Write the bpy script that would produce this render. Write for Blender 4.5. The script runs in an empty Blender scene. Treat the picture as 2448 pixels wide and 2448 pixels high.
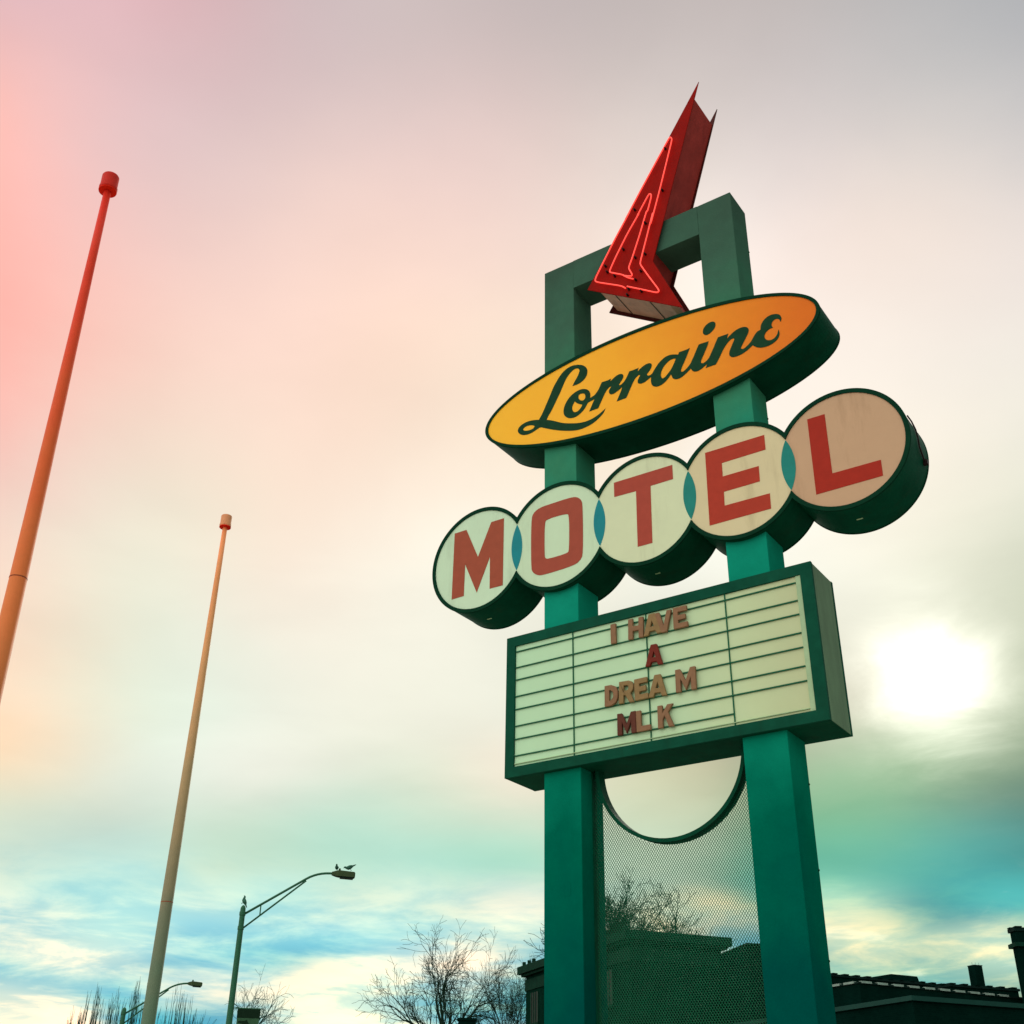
import bpy, bmesh, math, random
from mathutils import Vector, Matrix
from mathutils.geometry import tessellate_polygon

DATA = {"script":{"L":[[[0.3666,8.179],[0.3954,8.2261],[0.424,8.2636],[0.4466,8.3101],[0.4533,8.3336],[0.4424,8.3577],[0.4163,8.3736],[0.3849,8.3711],[0.3531,8.3543],[0.3212,8.3276],[0.2892,8.2878],[0.2667,8.2443],[0.2377,8.1839],[0.2121,8.1353],[0.1865,8.0933],[0.1482,8.0239],[0.1132,7.9664],[0.0846,7.9322],[0.0643,7.8917],[0.1224,7.864],[0.1975,7.8175],[0.2472,7.7867],[0.3211,7.7553],[0.4187,7.7222],[0.5035,7.7073],[0.5759,7.7117],[0.6362,7.7278],[0.6846,7.75],[0.7299,7.7764],[0.7079,7.7321],[0.6593,7.6946],[0.5987,7.6614],[0.5264,7.6446],[0.4478,7.6391],[0.3628,7.6555],[0.2711,7.6885],[0.1845,7.7259],[0.1096,7.7643],[0.0339,7.8074],[-0.0106,7.8331],[-0.0425,7.8223],[-0.0936,7.8057],[-0.1513,7.7978],[-0.2095,7.809],[-0.2553,7.8369],[-0.2787,7.8754],[-0.276,7.9099],[-0.2437,7.9369],[-0.1917,7.9535],[-0.1268,7.9523],[-0.0687,7.9387],[-0.0269,7.9253],[0.0018,7.9629],[0.0336,8.0219],[0.072,8.0981],[0.1105,8.1745],[0.1426,8.2471],[0.1813,8.3043],[0.2199,8.3549],[0.2648,8.3965],[0.3159,8.4189],[0.373,8.4255],[0.4357,8.4099],[0.4915,8.3805],[0.5281,8.3394],[0.5427,8.2943],[0.5356,8.2483],[0.5132,8.2118],[0.4694,8.1839],[0.4195,8.1744]],[[-0.2156,7.8784],[-0.2073,7.8947],[-0.1782,7.9035],[-0.1393,7.9022],[-0.1005,7.8881],[-0.0747,7.8691],[-0.0906,7.8461],[-0.1259,7.8416],[-0.1647,7.8453],[-0.2004,7.8582]]],"o":[[[0.3402,7.8073],[0.2972,7.8313],[0.2665,7.8711],[0.2595,7.9182],[0.2705,7.9714],[0.2992,8.0245],[0.3434,8.0686],[0.3997,8.095],[0.4556,8.1022],[0.5047,8.0914],[0.5411,8.0658],[0.5618,8.0353],[0.5689,7.9976],[0.5631,7.9555],[0.5564,7.9265],[0.5317,7.9075],[0.5128,7.8737],[0.4817,7.8414],[0.4385,7.8136],[0.3893,7.8004]],[[0.4326,8.0183],[0.4361,8.0425],[0.4547,8.0513],[0.4824,8.047],[0.5036,8.0324],[0.5124,8.0099],[0.5118,7.9815],[0.4993,7.9641],[0.4778,7.9615],[0.4534,7.9752],[0.4366,7.9976]],[[0.3919,7.986],[0.4071,7.9643],[0.4344,7.9412],[0.4769,7.9156],[0.4611,7.8868],[0.4363,7.8647],[0.4054,7.8542],[0.381,7.8633],[0.3628,7.889],[0.359,7.9253],[0.3699,7.9593]]],"r":[[[0.5334,7.96],[0.5578,7.9601],[0.5822,7.9634],[0.6188,7.9746],[0.6437,7.9999],[0.6688,8.0345],[0.6847,8.0664],[0.6993,8.0925],[0.7306,8.0897],[0.7667,8.0882],[0.7999,8.0941],[0.7899,8.0631],[0.8327,8.0906],[0.869,8.1078],[0.9048,8.1094],[0.9309,8.0957],[0.9376,8.0678],[0.9259,8.0408],[0.9013,8.0128],[0.8858,7.9937],[0.8855,7.9844],[0.9,7.9787],[0.9241,7.9912],[0.9452,8.0048],[0.9348,7.9619],[0.9257,7.956],[0.8986,7.9385],[0.8686,7.9252],[0.8326,7.911],[0.8,7.9098],[0.7796,7.9252],[0.7727,7.953],[0.7814,7.9811],[0.8028,7.9979],[0.7911,8.0069],[0.776,8.0021],[0.7515,7.9832],[0.7266,7.9488],[0.7013,7.902],[0.6761,7.8553],[0.6509,7.8087],[0.5515,7.8085],[0.5799,7.8635],[0.6147,7.9301],[0.5874,7.9236],[0.5386,7.9169],[0.5204,7.9175]]],"r2":[[[0.9229,7.9603],[0.9362,7.999],[0.9608,8.027],[0.9796,8.0573],[0.9924,8.0837],[1.0037,8.0994],[1.04,8.0974],[1.0751,8.0978],[1.1015,8.1009],[1.0881,8.061],[1.1212,8.0854],[1.1568,8.1024],[1.192,8.1114],[1.2206,8.1066],[1.2401,8.0936],[1.243,8.0705],[1.2317,8.0406],[1.2103,8.0149],[1.1863,7.9934],[1.1885,7.98],[1.2023,7.9683],[1.2252,7.9684],[1.2489,7.9838],[1.2534,7.9602],[1.2268,7.943],[1.1946,7.9279],[1.1593,7.9109],[1.1189,7.9094],[1.0906,7.9224],[1.0831,7.9472],[1.093,7.9745],[1.1148,8.0083],[1.1037,8.0202],[1.0829,8.0097],[1.0558,7.9892],[1.034,7.9541],[1.0087,7.908],[0.9833,7.8558],[0.9571,7.8102],[0.8528,7.8099],[0.8843,7.8692],[0.9097,7.9216]]],"a":[[[1.2286,7.9453],[1.2431,7.983],[1.2736,8.0205],[1.3042,8.058],[1.34,8.0872],[1.3869,8.1117],[1.4324,8.1147],[1.4768,8.1025],[1.5204,8.0813],[1.5303,8.1052],[1.5721,8.1033],[1.611,8.1026],[1.6402,8.1071],[1.6227,8.0697],[1.6002,8.0234],[1.5813,7.988],[1.5562,7.9429],[1.5338,7.8968],[1.5383,7.8797],[1.5516,7.8725],[1.5742,7.8804],[1.603,7.8993],[1.6337,7.9296],[1.6503,7.9473],[1.6401,7.8782],[1.6114,7.8594],[1.5769,7.8367],[1.537,7.8162],[1.498,7.8123],[1.4654,7.8234],[1.4446,7.847],[1.435,7.8936],[1.4152,7.8709],[1.3885,7.8448],[1.3535,7.8219],[1.3135,7.8102],[1.2742,7.8134],[1.2412,7.8342],[1.2269,7.8657],[1.2237,7.904]],[[1.4931,8.0478],[1.4769,8.0123],[1.4517,7.9669],[1.4273,7.9336],[1.3978,7.9085],[1.3681,7.8805],[1.3428,7.8813],[1.33,7.9049],[1.3289,7.9362],[1.3392,7.9692],[1.364,8.0087],[1.3937,8.0339],[1.4288,8.0538],[1.4629,8.0584]]],"i":[[[1.6288,7.9167],[1.6477,7.9518],[1.679,8.0065],[1.7045,8.0575],[1.7328,8.1075],[1.7685,8.1079],[1.8011,8.1046],[1.831,8.1042],[1.8168,8.0596],[1.7947,8.0197],[1.7727,7.9798],[1.7508,7.94],[1.7366,7.9092],[1.7445,7.8908],[1.7629,7.8832],[1.7907,7.8931],[1.8196,7.9177],[1.8287,7.8957],[1.802,7.8642],[1.7767,7.8503],[1.7428,7.8308],[1.704,7.8193],[1.6718,7.825],[1.6486,7.8447],[1.6344,7.8778]]],"dot":[[[1.7802,8.2306],[1.7914,8.2697],[1.8181,8.2958],[1.855,8.3111],[1.8877,8.3093],[1.9107,8.2897],[1.9139,8.2601],[1.9031,8.2273],[1.8766,8.2014],[1.8453,8.1838],[1.8122,8.1806],[1.7889,8.1987]]],"n":[[[1.8073,7.8984],[1.8318,7.9369],[1.8568,7.9814],[1.8819,8.026],[1.9044,8.0717],[1.9262,8.1086],[1.9639,8.1079],[1.9959,8.1064],[2.027,8.1066],[2.0088,8.0548],[2.0362,8.0768],[2.0701,8.099],[2.1087,8.116],[2.1516,8.1219],[2.1879,8.1153],[2.2126,8.0983],[2.2248,8.0716],[2.2173,8.0353],[2.1928,7.9973],[2.1684,7.9593],[2.1441,7.9213],[2.1306,7.8999],[2.1407,7.8837],[2.1613,7.881],[2.1832,7.8928],[2.2109,7.9111],[2.2449,7.9418],[2.2549,7.9105],[2.2503,7.8885],[2.2227,7.8702],[2.1843,7.8474],[2.1413,7.8325],[2.099,7.8262],[2.0574,7.8296],[2.0297,7.8441],[2.0162,7.8725],[2.0218,7.9064],[2.0411,7.9467],[2.063,7.986],[2.0808,8.021],[2.0725,8.0349],[2.0486,8.0347],[2.0148,8.0125],[1.9856,7.9822],[1.9555,7.9401],[1.9306,7.896],[1.9062,7.8577],[1.882,7.8225],[1.7801,7.8235],[1.799,7.8594]]],"e":[[[2.2336,7.9315],[2.2574,7.9636],[2.2812,7.9956],[2.3036,8.0131],[2.3325,8.0187],[2.3383,8.0616],[2.3582,8.0955],[2.3864,8.1196],[2.4242,8.1363],[2.4651,8.1345],[2.5045,8.1205],[2.5275,8.0963],[2.5362,8.0592],[2.5223,8.0231],[2.5153,8.0533],[2.4992,8.0695],[2.4742,8.0746],[2.4498,8.0611],[2.4371,8.0365],[2.4372,8.0123],[2.4479,7.9926],[2.4199,7.9928],[2.3878,7.9796],[2.3647,7.9535],[2.3591,7.9229],[2.3713,7.8908],[2.3973,7.8708],[2.4274,7.8669],[2.4591,7.88],[2.4824,7.9087],[2.4944,7.9513],[2.5019,7.9122],[2.4945,7.8797],[2.4764,7.8518],[2.4439,7.8302],[2.4021,7.8182],[2.3562,7.8169],[2.3113,7.8281],[2.2773,7.8472],[2.2493,7.8781],[2.2309,7.9026]]]},"block":{"M":[[[-1.0247,6.9432],[-0.8806,6.9426],[-0.7284,6.6017],[-0.5803,6.9404],[-0.4303,6.9385],[-0.429,6.2232],[-0.5789,6.2266],[-0.5844,6.5672],[-0.7296,6.2246],[-0.8798,6.5643],[-0.8827,6.2277],[-1.0272,6.2261]]],"O":[[[-0.1132,6.8241],[-0.0915,6.8914],[-0.0199,6.9276],[0.0899,6.9307],[0.3381,6.9319],[0.4017,6.9119],[0.4432,6.8677],[0.4558,6.807],[0.4518,6.305],[0.4222,6.2543],[0.36,6.2175],[0.0252,6.2089],[-0.0388,6.2229],[-0.0927,6.2651],[-0.1115,6.3202]],[[0.0375,6.7477],[0.0625,6.7798],[0.2831,6.7753],[0.3093,6.7437],[0.3052,6.3855],[0.284,6.3596],[0.0784,6.3587],[0.0485,6.3719],[0.0357,6.4006]]],"T":[[[0.7913,6.9398],[1.3851,6.9314],[1.3839,6.7866],[1.1606,6.7886],[1.1508,6.2202],[1.0065,6.2221],[1.0138,6.7815],[0.7903,6.7909]]],"E":[[[1.7064,6.945],[2.2566,6.9363],[2.255,6.791],[1.8527,6.7933],[1.8506,6.6587],[2.1797,6.6529],[2.1757,6.5057],[1.8489,6.5088],[1.8448,6.3748],[2.2504,6.3665],[2.2467,6.2238],[1.6955,6.2285]]],"L":[[[2.6411,6.9515],[2.7907,6.9495],[2.7855,6.3805],[3.1795,6.3753],[3.1758,6.2319],[2.6338,6.2332]]]},"mletters":[["I",0.7227,5.3666,0.0497,0.1793,0.0906],["H",0.8901,5.3657,0.1431,0.1842,-0.0404],["A",1.0369,5.3626,0.1664,0.1866,0.0013],["V",1.1465,5.3584,0.1588,0.1874,0.0098],["E",1.3162,5.363,0.1298,0.1876,-0.0099],["A",1.04,5.0924,0.1601,0.1843,-0.0421],["D",0.6458,4.8255,0.1244,0.1799,-0.0275],["R",0.779,4.8251,0.1436,0.1882,-0.0699],["E",0.932,4.8225,0.1236,0.182,0.0109],["A",1.0556,4.8239,0.1645,0.1856,-0.0542],["M",1.3038,4.8182,0.1786,0.1916,-0.0153],["M",0.7586,4.5597,0.1725,0.1809,-0.0238],["L",0.9348,4.5581,0.1288,0.1756,-0.0008],["K",1.1283,4.553,0.1417,0.1865,-0.0202]],"arrow":[[1.9662,11.4718],[0.5549,9.3114],[1.5926,8.6137],[1.3117,9.32]],"body_tip":[[1.8996,11.259]],"body_bottom_back":[[0.5692,9.3423],[0.6895,9.2881],[1.1745,8.97]],"body_bottom_front":[[0.6636,9.215],[0.8064,9.1137],[1.2605,8.8218]],"neon_outer":[[1.6115,10.834],[1.6303,10.8],[1.4423,10.1523],[1.3195,9.7601],[1.3642,9.9412],[1.2839,9.6689],[1.1845,9.34],[1.1918,9.3062],[1.2823,9.103],[1.3733,8.9084],[1.3696,8.886],[1.3441,8.8862],[1.2326,8.9692],[1.0292,9.1136]],"neon_outer2":[[1.0109,9.0974],[0.9684,9.1472],[0.6754,9.3359],[0.6624,9.3727],[0.7348,9.4976],[0.9094,9.7871],[1.1139,10.0965],[1.0262,9.9683],[1.2223,10.2735],[1.4194,10.5704],[1.598,10.8364],[1.6115,10.834]],"neon_inner":[[1.1023,9.1738],[1.0551,9.2063],[0.9995,9.2629],[0.9825,9.2862],[0.8459,9.3802],[0.8348,9.403],[0.9201,9.5621],[1.0557,9.7861],[1.21,10.0022],[1.1717,9.9557],[1.3227,10.1856],[1.3409,10.1886],[1.3573,10.1559],[1.2983,9.963],[1.2902,9.9808],[1.1965,9.7034],[1.0955,9.4344],[1.0563,9.3468],[1.0596,9.3198],[1.0918,9.2389],[1.0867,9.2213],[1.069,9.2227],[0.9996,9.2659]],"studs":[[1.5351,10.7309],[1.4723,10.1767],[1.1469,10.0839],[1.2582,9.8439],[1.2624,9.8392],[0.9961,9.6246],[1.2363,9.4433],[1.1258,9.452],[0.7819,9.5071],[0.8831,9.33],[1.1179,9.1679],[1.036,9.0869],[1.174,8.995]],"sky":[[-0.634,0.236,0.7364,114.5,177.1,220.7,0],[-0.6672,0.2694,0.6945,311.6,171.1,4.1,0],[-0.6996,0.3362,0.6305,294.9,152.4,142.0,0],[-0.6378,0.3283,0.6967,120.7,240.3,262.5,0],[-0.575,0.4053,0.7108,113.4,168.8,178.9,0],[-0.7615,0.3771,0.5272,269.1,62.2,61.6,0],[-0.6834,0.4366,0.5851,249.2,195.0,161.7,0],[-0.4461,0.4295,0.7852,222.8,201.7,189.7,0],[-0.3576,0.5252,0.7722,178.9,171.5,169.4,0],[-0.1675,0.6149,0.7706,188.1,179.0,169.9,0],[-0.0209,0.6699,0.7422,140.4,144.0,153.0,0],[-0.3981,0.5867,0.7052,205.7,179.4,166.2,0],[-0.1126,0.7252,0.6792,289.3,246.5,206.5,0],[-0.5611,0.5862,0.5844,241.4,205.2,182.2,0],[-0.7192,0.5136,0.468,232.2,244.6,210.6,0],[-0.8051,0.4408,0.3969,240.7,207.6,198.9,0],[-0.6411,0.6255,0.4447,236.7,208.0,187.9,0],[-0.6124,0.7068,0.3541,201.8,193.3,179.9,0],[-0.7601,0.5443,0.3549,174.1,250.5,237.9,0],[-0.4706,0.3938,0.7896,196.6,194.2,204.7,0],[-0.3371,0.4942,0.8013,198.0,186.0,189.0,0],[-0.2306,0.5605,0.7954,180.5,173.0,173.4,0],[-0.0896,0.6322,0.7696,176.0,167.2,166.4,0],[-0.0357,0.7001,0.7131,159.1,161.9,169.9,0],[-0.5919,0.3227,0.7386,311.7,204.2,198.0,0],[-0.5405,0.3522,0.7641,186.8,125.6,133.5,0],[-0.6486,0.3872,0.6553,237.2,198.3,200.7,0],[-0.6155,0.4422,0.6524,272.6,230.3,214.8,0],[-0.5428,0.4512,0.7084,290.7,239.0,225.7,0],[-0.5147,0.4159,0.7497,184.9,183.5,190.5,0],[-0.4418,0.4952,0.748,188.8,174.9,178.9,0],[-0.4329,0.5588,0.7073,296.5,253.8,248.6,0],[-0.5204,0.529,0.6704,260.5,229.7,209.5,0],[-0.4368,0.6455,0.6266,242.6,225.7,200.8,0],[-0.5294,0.6607,0.5322,256.6,243.9,225.0,0],[-0.6342,0.5371,0.5562,271.2,240.3,222.2,0],[-0.6491,0.4855,0.5856,250.0,222.1,216.6,0],[-0.7084,0.3991,0.5821,238.5,226.0,213.4,0],[-0.7523,0.4384,0.4919,239.7,243.5,236.1,0],[-0.6932,0.5875,0.4176,273.8,231.9,215.7,0],[-0.3164,0.5811,0.7498,164.0,157.8,160.5,0],[-0.2654,0.5793,0.7707,177.7,165.2,160.4,0],[-0.3109,0.6305,0.7112,313.2,301.5,286.4,0],[-0.1868,0.652,0.7348,242.6,227.0,233.2,0],[-0.1081,0.6717,0.7329,160.0,191.5,198.8,0],[-0.0676,0.7181,0.6926,229.9,239.6,246.2,0],[-0.1901,0.7453,0.639,245.0,223.4,215.0,0],[-0.1033,0.7911,0.6028,228.0,214.7,215.0,0],[-0.1828,0.7991,0.5727,259.4,259.7,248.5,0],[-0.1271,0.835,0.5353,245.8,248.5,235.3,0],[-0.6042,0.6843,0.4082,286.3,290.1,272.7,0],[-0.6955,0.634,0.3381,236.3,249.3,236.6,0],[-0.8087,0.4832,0.3354,290.8,231.0,184.1,0],[-0.6382,0.7079,0.3025,248.0,248.8,227.3,0],[-0.5738,0.7564,0.3141,236.4,239.0,222.6,0],[-0.8248,0.5031,0.2582,270.5,196.0,134.8,1],[-0.827,0.5103,0.236,202.7,264.0,247.4,1],[-0.8114,0.5407,0.2219,172.2,172.5,160.9,1],[-0.7836,0.5641,0.2603,215.1,228.7,219.9,1],[-0.7198,0.6398,0.2693,254.3,240.1,228.9,1],[-0.7236,0.6499,0.2327,173.7,215.2,187.0,1],[-0.6672,0.7069,0.2349,100.5,207.9,187.3,1],[-0.6109,0.747,0.2624,183.4,225.3,193.9,1],[-0.5632,0.7816,0.2682,270.1,228.2,204.9,1],[-0.6159,0.757,0.2183,142.2,223.2,207.7,1],[-0.5681,0.79,0.2305,118.6,222.7,194.1,1],[-0.7038,0.6869,0.181,178.5,236.2,228.5,2],[-0.6184,0.7626,0.19,224.7,244.9,227.9,2],[-0.5634,0.8057,0.1825,231.2,237.2,223.8,2],[-0.8013,0.5666,0.1918,179.3,238.7,233.8,1],[-0.8258,0.5441,0.1484,204.7,232.3,224.1,2],[-0.7903,0.596,0.1425,243.4,267.1,238.8,2],[-0.8026,0.5837,0.1232,313.2,280.9,239.0,2],[-0.8198,0.5616,0.1119,92.1,206.2,215.9,2],[-0.8272,0.554,0.0937,302.7,273.7,230.5,2],[-0.7924,0.5999,0.1103,51.8,204.1,218.8,2],[-0.75,0.6498,0.1238,39.4,177.0,199.1,2],[-0.7499,0.6468,0.1388,173.9,234.0,236.6,2],[-0.7134,0.6886,0.13,42.8,194.3,213.2,2],[-0.6732,0.7258,0.1415,40.1,199.8,222.1,2],[-0.6387,0.7535,0.1557,183.2,239.1,232.0,2],[-0.7051,0.6934,0.1485,197.8,246.3,237.8,2],[-0.7443,0.6587,0.1101,309.0,294.0,255.4,2],[-0.7553,0.6487,0.0932,27.3,176.3,203.0,2],[-0.734,0.6722,0.0967,27.3,165.6,188.7,2],[-0.6817,0.7218,0.1196,248.4,237.7,208.7,2],[-0.6571,0.7441,0.1206,313.2,301.8,248.5,2],[-0.6656,0.7397,0.099,313.2,294.3,242.5,2],[-0.622,0.7721,0.1301,230.0,239.2,228.3,2],[-0.6316,0.7675,0.1098,43.4,191.1,205.8,2],[-0.5859,0.7997,0.1311,307.8,283.7,245.1,2],[-0.5612,0.8158,0.1399,31.7,169.7,196.4,2],[-0.5622,0.8178,0.1232,46.8,194.2,201.6,2],[-0.5659,0.8102,0.1526,235.8,256.6,230.7,2],[-0.7029,0.7052,0.093,233.6,251.8,227.9,2],[-0.448,0.8515,0.2725,214.5,211.2,174.1,1],[-0.4536,0.8585,0.2392,203.4,227.1,198.6,1],[-0.4731,0.862,0.1819,208.0,229.6,203.3,2],[-0.4201,0.8951,0.1494,55.6,168.0,189.0,2],[-0.4366,0.8836,0.1695,259.1,252.4,205.4,2],[-0.448,0.8833,0.1378,249.7,248.9,207.9,2],[-0.1827,0.8533,0.4883,285.6,246.7,221.2,0],[-0.1243,0.8802,0.458,183.8,199.1,192.2,0],[-0.2599,0.8759,0.4066,313.2,325.5,313.2,0],[-0.2435,0.8665,0.4357,213.3,200.7,193.7,0],[-0.1574,0.9001,0.4062,265.1,279.1,243.7,0],[-0.1587,0.9195,0.3597,109.5,64.5,22.1,0],[-0.2778,0.8975,0.3425,167.4,161.9,113.6,0],[-0.2785,0.9069,0.3162,115.1,50.2,22.9,0],[-0.167,0.9345,0.3142,121.8,177.7,141.8,0],[-0.2283,0.9334,0.2768,83.5,165.6,81.3,1],[-0.2918,0.9139,0.2823,174.3,238.0,194.9,1],[-0.1871,0.9472,0.2606,38.0,79.8,74.3,1],[-0.1891,0.953,0.2368,19.0,103.6,113.5,1],[-0.2711,0.9299,0.2487,56.2,156.1,108.1,1],[-0.3097,0.9197,0.2414,124.4,217.4,164.4,1],[-0.3262,0.9229,0.2047,79.5,192.6,173.7,1],[-0.2701,0.9394,0.2111,109.7,202.5,178.4,1],[-0.2011,0.9587,0.2013,19.0,77.0,86.8,1],[-0.2259,0.9516,0.2084,35.1,219.1,220.7,1],[-0.2522,0.953,0.1681,39.9,152.4,160.2,2],[-0.2004,0.9631,0.1798,78.4,208.4,217.4,2],[-0.3183,0.9331,0.1672,265.6,247.3,213.1,2],[-0.298,0.9409,0.1611,143.7,211.0,183.2,2],[-0.3043,0.9415,0.1451,313.2,283.0,218.0,2],[-0.3265,0.9275,0.182,198.9,256.2,218.0,2],[-0.2307,0.9623,0.144,313.2,294.3,234.1,2],[-0.2582,0.9562,0.1379,217.4,223.8,178.7,2],[-0.2769,0.9521,0.1298,78.0,188.8,184.3,2],[-0.3211,0.938,0.1309,83.6,187.5,182.1,2],[-0.2081,0.9673,0.1449,83.6,190.7,188.4,2]]}


random.seed(7)
scene = bpy.context.scene
COL = scene.collection
R_ = math.radians

# ------------------------------------------------------------------ camera
YAW, PITCH, ROLL, FOC = 0.6112, 0.5094, 0.0167, 2741.13
CAM = Vector((5.189, -7.9391, 1.6))
fwd = Vector((-math.sin(YAW) * math.cos(PITCH), math.cos(YAW) * math.cos(PITCH), math.sin(PITCH)))
rgt = Vector((math.cos(YAW), math.sin(YAW), 0))
upv = rgt.cross(fwd)
r2 = rgt * math.cos(ROLL) + upv * math.sin(ROLL)
u2 = upv * math.cos(ROLL) - rgt * math.sin(ROLL)
cd = bpy.data.cameras.new('camera')
cam = bpy.data.objects.new('camera', cd)
COL.objects.link(cam)
cam.matrix_world = Matrix(((r2.x, u2.x, -fwd.x, CAM.x), (r2.y, u2.y, -fwd.y, CAM.y), (r2.z, u2.z, -fwd.z, CAM.z), (0, 0, 0, 1)))
cd.angle = 2 * math.atan(1224 / FOC)
cd.clip_end = 3000
scene.camera = cam

# ------------------------------------------------------------------ exposure
scene.view_settings.view_transform = 'Standard'
scene.view_settings.look = 'None'
scene.view_settings.exposure = 0
scene.view_settings.gamma = 1

def lin1(c):
    c = c / 255.0
    return c / 12.92 if c <= 0.04045 else ((c + 0.055) / 1.055) ** 2.4
def lin(r, g, b, k=1.0):
    return (lin1(r) * k, lin1(g) * k, lin1(b) * k)

# ------------------------------------------------------------------ sky and sun
SUN = Vector((-0.2218, 0.9150, 0.3369)).normalized()
world = bpy.data.worlds.new('World')
scene.world = world
world.use_nodes = True
nt = world.node_tree
nt.nodes.clear()
N, Lk = nt.nodes, nt.links
def vmath(op, a=None, b=None, s=None):
    n = N.new('ShaderNodeVectorMath'); n.operation = op
    for i, v in enumerate((a, b)):
        if v is None: continue
        if hasattr(v, 'is_output'): Lk.new(v, n.inputs[i])
        else: n.inputs[i].default_value = v
    if s is not None:
        if hasattr(s, 'is_output'): Lk.new(s, n.inputs['Scale'])
        else: n.inputs['Scale'].default_value = s
    return n.outputs['Value'] if op in ('DOT_PRODUCT', 'LENGTH') else n.outputs['Vector']
def smath(op, a, b=None, c=None, clamp=False):
    n = N.new('ShaderNodeMath'); n.operation = op; n.use_clamp = clamp
    for i, v in enumerate((a, b, c)):
        if v is None: continue
        if hasattr(v, 'is_output'): Lk.new(v, n.inputs[i])
        else: n.inputs[i].default_value = v
    return n.outputs[0]
def noise(vec, scale, detail=4, rough=0.55, dist=0.0):
    n = N.new('ShaderNodeTexNoise'); n.inputs['Scale'].default_value = scale
    n.inputs['Detail'].default_value = detail; n.inputs['Roughness'].default_value = rough
    n.inputs['Distortion'].default_value = dist
    Lk.new(vec, n.inputs['Vector'])
    return n
tc = N.new('ShaderNodeTexCoord')
D0 = vmath('NORMALIZE', tc.outputs['Generated'])
sep = N.new('ShaderNodeSeparateXYZ'); Lk.new(D0, sep.inputs[0])
zc = smath('MAXIMUM', sep.outputs['Z'], 0.02)
# the cloud deck seen as a plane overhead: streaks flatten towards the horizon
zp = smath('ADD', zc, 0.10)
plane = vmath('DIVIDE', D0, None)
cmb = N.new('ShaderNodeCombineXYZ')
for i in range(3): Lk.new(zp, cmb.inputs[i])
Lk.new(cmb.outputs[0], plane.node.inputs[1])
nA = noise(plane, 1.1, 6, 0.6, 0.6)
nB = noise(plane, 3.4, 6, 0.62, 0.4)
warpA = vmath('SCALE', vmath('SUBTRACT', nA.outputs['Color'], (0.5, 0.5, 0.5)), None, 0.07)
warpB = vmath('SCALE', vmath('SUBTRACT', nB.outputs['Color'], (0.5, 0.5, 0.5)), None, 0.035)
def mapr(x, lo, hi, a=0.0, b_=1.0):
    n = N.new('ShaderNodeMapRange'); n.interpolation_type = 'SMOOTHSTEP'; Lk.new(x, n.inputs[0])
    n.inputs['From Min'].default_value = lo; n.inputs['From Max'].default_value = hi
    n.inputs['To Min'].default_value = a; n.inputs['To Max'].default_value = b_
    return n.outputs[0]
wamp = mapr(sep.outputs['Z'], 0.12, 0.45, 0.22, 1.0)
warp = vmath('MULTIPLY', vmath('SCALE', vmath('ADD', warpA, warpB), None, wamp), (1, 1, 0.5))
Dw = vmath('NORMALIZE', vmath('ADD', D0, warp))
acc_c, acc_w = None, None
SETS = [(1.0, 95.0), (1.8, 250.0), (2.6, 620.0)]      # vertical stretch and sharpness: broad overhead, thin streaks low down
VV = []
for st_, _k in SETS:
    v_ = vmath('MULTIPLY', Dw, (1, 1, st_)); VV.append((v_, vmath('DOT_PRODUCT', v_, v_)))
def add_key(direction, color, k, amp=1.0, kind=None):
    """one patch of cloud at a place in the sky"""
    global acc_c, acc_w
    if kind is None:
        e = smath('MULTIPLY_ADD', vmath('DOT_PRODUCT', Dw, tuple(direction)), k, -k + math.log(amp))
    else:
        st_, kk = SETS[kind]; dv = Vector((direction[0], direction[1], direction[2] * st_)); v_, q_ = VV[kind]
        e = smath('MULTIPLY_ADD', vmath('DOT_PRODUCT', v_, tuple(dv)), 2 * kk, -kk * dv.dot(dv))
        e = smath('MULTIPLY_ADD', q_, -kk, e)
    w = smath('EXPONENT', e)
    c = vmath('SCALE', tuple(color), None, w)
    acc_c = c if acc_c is None else vmath('ADD', acc_c, c)
    acc_w = w if acc_w is None else smath('ADD', acc_w, w)
for x, y, z, r, g, b, kd in DATA['sky']:
    add_key((x, y, z), lin(r, g, b), 0, 1.0, kd)
# the rest of the sky, outside the clouds placed above: unseen, brightened behind the camera and dimmed right to shape the light
for dr, cc, kk, am in (((0, -1, 0.35), (1.42, 1.36, 1.26), 3.0, 6e-4), ((0, 0, 1), (0.80, 0.75, 0.72), 4.0, 4e-4), ((1, 0.1, 0.15), (0.26, 0.36, 0.32), 5.0, 1.2e-3), ((-1, 0.0, 0.3), (0.95, 0.80, 0.74), 4.0, 4e-4), ((0.1, 1, -0.1), (0.35, 0.45, 0.42), 6.0, 1e-4)):
    v = Vector(dr).normalized(); add_key(v, cc, kk, am)
cl = vmath('DIVIDE', acc_c, None)
cw = N.new('ShaderNodeCombineXYZ')
for i in range(3): Lk.new(acc_w, cw.inputs[i])
Lk.new(cw.outputs[0], cl.node.inputs[1])
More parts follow.
